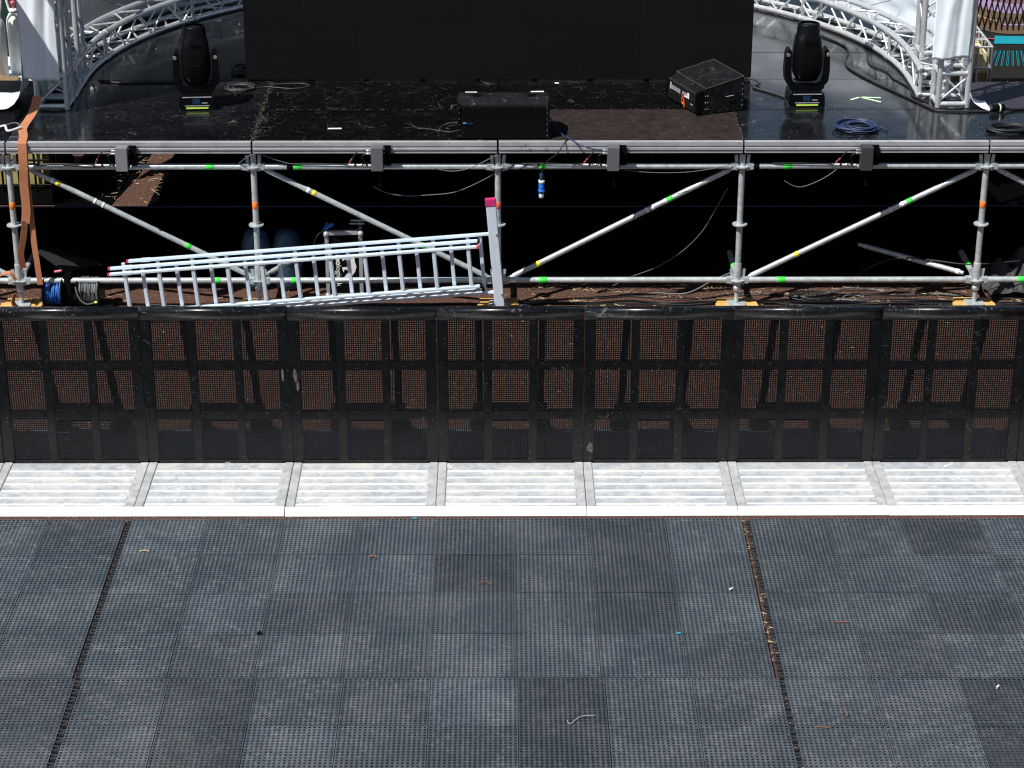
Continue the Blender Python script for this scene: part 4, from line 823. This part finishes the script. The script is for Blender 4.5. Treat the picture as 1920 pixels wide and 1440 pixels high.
wp = obj('paper_cup', lathe_mesh([(0.014, 0), (0.019, 0.05), (0.021, 0.06)], 'plug_pale', 14), T(0.09, 16.72, 0.025) @ RZ(12) @ RY(82)); tag(wp, 'small white and blue cup lying behind the barrier', 'cup')

# ------------------------------------------------------------------ tank containers and bottles behind
def ibc(x0, x1, y0, y1, z0, z1, mat, low, label, bars):
    t = thing('tank_container', label, 'tank container', ((x0 + x1) / 2, (y0 + y1) / 2, 0))
    box('pallet', x0, x1, y0, y1, 0.004, z0 - 0.01, 'black_matte', t, 0.01)
    zc = z1 - (0.25 if low else 0)
    b = box('tank', x0 + 0.03, x1 - 0.03, y0 + 0.03, y1 - 0.03, z0, z1 - 0.03, mat, t, 0.05)
    if low: box('cardboard_wrap', x0 + 0.022, x1 - 0.022, y0 + 0.022, y1 - 0.022, z0 + 0.02, z1 - 0.26, 'cardboard', t, 0.004)
    def bar(a, c, r=0.011): tube('cage_bar', a, c, r, bars, t, 8)
    zs = [z0 + (z1 - z0) * q for q in (0.05, 0.3, 0.55, 0.8, 1.0)]
    for z in zs:
        bar((x0, y0, z), (x1, y0, z)); bar((x0, y1, z), (x1, y1, z)); bar((x0, y0, z), (x0, y1, z)); bar((x1, y0, z), (x1, y1, z))
    for i in range(8):
        u = i / 7; bar((x0 + (x1 - x0) * u, y0, z0), (x0 + (x1 - x0) * u, y0, z1)); bar((x0, y0 + (y1 - y0) * u, z0), (x0, y0 + (y1 - y0) * u, z1)); bar((x1, y0 + (y1 - y0) * u, z0), (x1, y0 + (y1 - y0) * u, z1))
    for u in (0.25, 0.5, 0.75): bar((x0, y0 + (y1 - y0) * u, z1), (x1, y0 + (y1 - y0) * u, z1), 0.013)
    return t
ibc(-5.2, -4.15, 19.35, 20.45, 0.15, 1.10, 'ibc_yellow', False, 'yellowish tank container in a dark cage under the left end of the stage', 'black_plastic')
ibc(3.72, 4.66, 20.6, 21.7, 0.14, 1.15, 'ibc_cream', True, 'cream topped tank container in a cage behind the right tower', 'truss_alu')
tp = obj('top_board', box_mesh(1.2, 1.0, 0.05, 'sheet_white', 0.006), T(-4.85, 19.75, 1.137)); tag(tp, 'white board lying on the left tank container', 'board')
cl = sheet('rag', lambda u, v: (-5.0 + 0.62 * u, 19.30 + 0.2 * v, 1.168 + 0.05 * math.sin(3.14 * u) * abs(wob(u * 7, v * 4)) + .01), 20, 8, 'cardboard'); tag(cl, 'tan cloth crumpled at the front of the white board', 'cloth')
tube('pipe_rail', (-5.4, 19.27, 1.15), (-4.38, 19.27, 1.15), 0.016, 'case_alu', None, 10); tag(bpy.data.objects['pipe_rail'], 'grey pipe along the front of the white board', 'pipe')
for i, (x, y, lab) in enumerate(((-4.57, 19.55, 'front left grey gas bottle with a white handle guard behind the left sheet'), (-4.44, 19.70, 'right grey gas bottle half hidden by the left sheet'), (-4.72, 19.72, 'grey gas bottle cut by the left picture edge'))):
    t = thing('gas_bottle', lab, 'gas bottle', (x, y, 1.163), 'gas bottles'); z = 1.164; 
    obj('body', lathe_mesh([(0.06, 0.0), (0.072, 0.01), (0.073, 0.46), (0.066, 0.51), (0.045, 0.55), (0.026, 0.57)], 'cyl_grey', 26), T(x, y, z), t)
    obj('neck_ring', lathe_mesh([(0.028, 0.562), (0.042, 0.565), (0.042, 0.59), (0.028, 0.595)], 'cyl_grey', 18), T(x, y, z), t)
    obj('valve', lathe_mesh([(0.012, 0.59), (0.014, 0.63), (0.022, 0.635), (0.022, 0.66), (0.008, 0.665)], 'pink', 12), T(x, y, z), t)
    for s in (-1, 1): cable('guard_bow', [(x + s * 0.036, y, z + 0.58), (x + s * 0.052, y, z + 0.66), (x + s * 0.055, y, z + 0.74), (x + s * 0.02, y, z + 0.80), (x, y, z + .81)], 0.012, 'cyl_white', None, t, 6, None, None, 8)
    obj('label_patch', box_mesh(0.022, 0.003, 0.022, 'tape_green'), T(x + 0.01, y - 0.066, z + 0.497) @ RX(-24) @ RY(45), t)

# ------------------------------------------------------------------ fence banners behind
bn = thing('fence_banner', 'dark fence banner with purple arcs and cyan bars behind the right tower', 'banner', (6.0, 23.4, 0))
box('cloth', 4.6, 8.2, 23.335, 23.36, 0.07, 1.75, 'banner_black', bn)
def arc(cx, cz, r0, r1, a0, a1, mat, dy):
    v = []; f = []; n = 48
    for i in range(n + 1):
        a = math.radians(a0 + (a1 - a0) * i / n)
        for r in (r0, r1): v.append((cx + r * math.cos(a), 23.333 - dy, cz + r * math.sin(a)))
    f = [(2 * i, 2 * i + 2, 2 * i + 3, 2 * i + 1) for i in range(n)]
    o = obj('printed_arc', mesh('arc', v, f, mat), None, bn)
cz = 1.82; cxb = 5.50
arc(cxb, cz, 0.72, 0.94, -160, -20, 'banner_mauve', 0.001); arc(cxb, cz, 0.935, 1.035, -160, -20, 'print_purple', 0.002); arc(cxb, cz, 1.03, 1.26, -160, -20, 'banner_tan', 0.0012)
arc(cxb, cz, 1.125, 1.14, -150, -100, 'print_salmon', 0.003); arc(cxb, cz, 1.15, 1.166, -98, -60, 'print_purple', 0.003)
bm = bmesh.new()
obj('printed_bar', mesh('bar', [(5.29, 23.331, 0.455), (5.60, 23.331, 0.452), (5.9, 23.331, 0.52), (5.9, 23.331, 0.60), (5.6, 23.331, 0.535), (5.29, 23.331, 0.542)], [(0, 1, 2, 3, 4, 5)], 'print_cyan'), None, bn)
tube('printed_line', (5.05, 23.331, 0.53), (5.29, 23.331, 0.505), 0.005, 'pink', bn, 6)
for i in range(8):
    x = 5.28 + 0.058 * i; sl_ = 0.012 * (3 - i)
    a = [(x - 0.011 + sl_, 0.375), (x + 0.011 + sl_, 0.375), (x + 0.011 - sl_ * .3, 0.212), (x - 0.011 - sl_ * .3, 0.212)]
    v = [(p[0], 23.331, p[1]) for p in a] + [((p[0] - x) * 0.55 + x + (0.3 * sl_ if k < 2 else 0), 23.331, 0.2935 + (p[1] - 0.2935) * 0.95) for k, p in enumerate(a)]
    obj('printed_bar_outline', mesh('outline', v, [(0, 1, 5, 4), (1, 2, 6, 5), (2, 3, 7, 6), (3, 0, 4, 7)], 'print_cyan'), None, bn)
# diamond net in front of the upper part
nv = []; nf = []
def strip(p, q, wd=0.004):
    b = len(nv); d = Vector((q[0] - p[0], 0, q[1] - p[1])).normalized(); s = Vector((-d.z, 0, d.x)) * wd
    for (c, y) in ((p, 23.322), (q, 23.322)):
        for e in (1, -1):
            for yy in (0, 0.004): nv.append((c[0] + s.x * e, y + yy, c[1] + s.z * e))
    nf.extend([(b, b + 2, b + 6, b + 4), (b + 1, b + 5, b + 7, b + 3), (b, b + 4, b + 5, b + 1), (b + 2, b + 3, b + 7, b + 6)])
for i in range(-12, 34):
    x = 4.6 + i * 0.062
    strip((x, 0.62), (x + 0.26, 1.75)); strip((x + 0.26, 0.62), (x, 1.75))
obj('net', mesh('net', nv, nf, 'black_matte'), None, bn)
for x in (4.6, 6.4, 8.2): tube('fence_post', (x, 23.40, 0.0), (x, 23.40, 1.9), 0.02, 'galv', bn, 10)
bg_ = thing('fence_banner', 'plain dark green fence banner behind the gas bottles', 'banner', (-7, 23.9, 0))
box('cloth', -11, -3.0, 23.9, 23.92, 0.05, 1.9, 'banner_green', bg_)
for x in (-11, -8, -5.4, -3.0): tube('fence_post', (x, 23.95, 0.0), (x, 23.95, 2.0), 0.02, 'galv', bg_, 10)

# ------------------------------------------------------------------ small stuff
def stalks(name, region, n, mat, z0, L=(0.02, 0.07), seed=1, dens=None):
    rnd = random.Random(seed); v = []; f = []
    for i in range(n):
        x = rnd.uniform(region[0], region[1]); y = rnd.uniform(region[2], region[3])
        if dens and rnd.random() > dens(x, y): continue
        a = rnd.uniform(0, math.pi); l = rnd.uniform(*L) / 2; wd = rnd.uniform(0.0008, 0.0022); z = z0 + rnd.uniform(0.001, 0.008); tz = rnd.uniform(-.3, .3) * l
        dx, dy = math.cos(a) * l, math.sin(a) * l; nx, ny = -math.sin(a) * wd, math.cos(a) * wd; b = len(v)
        for s in (-1, 1): v += [(x + s * dx + nx, y + s * dy + ny, z + max(0, s * tz)), (x + s * dx - nx, y + s * dy - ny, z + max(0, s * tz)), (x + s * dx, y + s * dy, z + max(0, s * tz) + wd * 1.6)]
        f += [(b, b + 1, b + 4, b + 3), (b + 1, b + 2, b + 5, b + 4), (b + 2, b, b + 3, b + 5)]
    o = obj(name, mesh('stalks', v, f, mat)); o['kind'] = 'stuff'; return o
s1 = stalks('straw', (-4.2, 5.2, 16.75, 17.42), 5200, 'straw', 0.002, (0.012, 0.07), 3, lambda x, y: (1.0 if x > 0 else 0.2) * max(0.06, wob(x * 3.1, y * 9))); tag(s1, 'loose yellow straw scattered on the red ground under the stage edge', 'straw')
s2 = stalks('straw', (-4.6, 4.9, 14.5, 16.7), 1500, 'straw', 0.002, (0.006, 0.03), 5, lambda x, y: max(0.15, wob(x * 2.1, y * 3))); tag(s2, 'sparse straw bits on the red ground seen through the barrier mesh', 'straw')
s3 = stalks('straw', (X0 + 1.505, X0 + 1.55, 9.5, 12.95), 90, 'straw', 0.010, (0.015, 0.05), 8); tag(s3, 'straw caught in the open joint between the floor mats on the right', 'straw')
s4 = stalks('straw', (-4.5, 4.8, 13.2, 13.78), 40, 'straw', 0.047, (0.01, 0.04), 11); tag(s4, 'few straw bits lying on the bright barrier foot plates', 'straw')
s5 = stalks('straw', (-3.75, -3.2, 19.0, 20.8), 90, 'straw', 0.008, (0.02, 0.08), 13); tag(s5, 'straw on the sunlit patch of red ground far under the left of the stage', 'straw')
gv = stalks('grass_tuft', (4.7, 6.6, 22.9, 23.3), 900, 'grass', 0.01, (0.05, 0.16), 17); tag(gv, 'yellow green grass below the banner with cyan bars', 'grass')
# tape marks on the deck
for x, y, lx_, a, lab in ((-1.36, 17.07, 0.11, 2, 'white tape mark on the dark panel left of the middle loudspeaker'), (-0.28, 18.10, 0.10, 0, 'white tape mark behind the middle loudspeaker, left of a pair'), (0.28, 18.12, 0.11, 3, 'white tape mark behind the middle loudspeaker, right of a pair'), (0.45, 18.38, 0.035, 0, 'small white scrap at the foot of the screen')):
    o = obj('tape_mark', box_mesh(lx_, 0.028, 0.0016, 'tape_white'), T(x, y, D + 0.0012) @ RZ(a)); tag(o, lab, 'tape mark')
ar = thing('tape_arrow', 'pale green tape arrow stuck on the right of the deck', 'tape mark', (3.02, 17.88, D))
for a, b in (((2.985, 17.945), (2.905, 17.875)), ((2.985, 17.945), (3.145, 17.925)), ((2.985, 17.945), (3.13, 17.805))):
    d = Vector((b[0] - a[0], b[1] - a[1], 0)); obj('tape_strip', box_mesh(d.length + .02, 0.022, 0.0015, 'tape_mint'), T((a[0] + b[0]) / 2, (a[1] + b[1]) / 2, D + 0.0016) @ RZ(math.degrees(math.atan2(d.y, d.x))), ar)
def bit(name, cat, label, pts, r, mat, z=0.034): 
    o = obj(name, sweep_mesh(spline([(x, y, z + r + dz) for x, y, dz in pts], 5), r, mat, 5)); tag(o, label, cat)
bit('torn_strip', 'litter', 'pale torn strip lying on a dark tile near the bottom middle', [(0.345, 10.50, 0), (0.36, 10.46, .004), (0.42, 10.53, .006), (0.50, 10.545, .003)], 0.0028, 'print_grey')
bit('twig', 'twig', 'small curved twig on the darker tile above the middle', [(-0.16, 12.08, 0), (-0.12, 12.085, .004), (-0.08, 12.05, 0)], 0.004, 'straw_red')
bit('twig', 'twig', 'short twig on the right-hand tiles beside a tile joint', [(1.98, 11.585, 0), (2.07, 11.58, .003)], 0.005, 'straw_red')
bit('twig', 'twig', 'forked brown twig on the tiles near the bottom right', [(1.90, 10.62, 0), (1.91, 10.55, .004), (1.90, 10.53, .002)], 0.0035, 'straw_red')
bit('twig', 'twig', 'thin straight twig on the tiles near the bottom right', [(1.72, 10.43, 0), (1.79, 10.42, .002)], 0.003, 'straw_red')
bit('leaf', 'leaf', 'tiny dried leaf on the tiles below the ramp lip left of the middle', [(-0.86, 12.41, 0), (-0.83, 12.42, .008), (-0.815, 12.40, 0)], 0.007, 'straw_red')
bit('leaf', 'leaf', 'small black leaf scrap on the tiles left of the middle', [(-1.475, 11.45, 0), (-1.45, 11.46, .006)], 0.009, 'black_matte')
bit('straw_bit', 'straw', 'bent straw on the tile beside the left mat joint', [(-2.33, 12.50, 0), (-2.30, 12.51, .004), (-2.27, 12.50, 0)], 0.004, 'straw')
bit('paper_scrap', 'litter', 'white scrap on the tiles left of the right mat joint', [(1.385, 11.985, 0), (1.405, 12.0, .003)], 0.006, 'paper')
bit('paper_scrap', 'litter', 'tiny pale scrap on the dark tile at the right edge', [(2.80, 10.83, 0), (2.815, 10.85, .003)], 0.006, 'paper')
bit('blue_scrap', 'litter', 'tiny blue scrap on a tile joint right of the middle', [(1.02, 11.455, 0), (1.045, 11.455, .002)], 0.004, 'print_cyan')
bit('blue_scrap', 'litter', 'tiny blue scrap under the bright ramp lip left of the middle', [(-0.605, 12.955, 0), (-0.58, 12.955, .002)], 0.004, 'print_cyan')
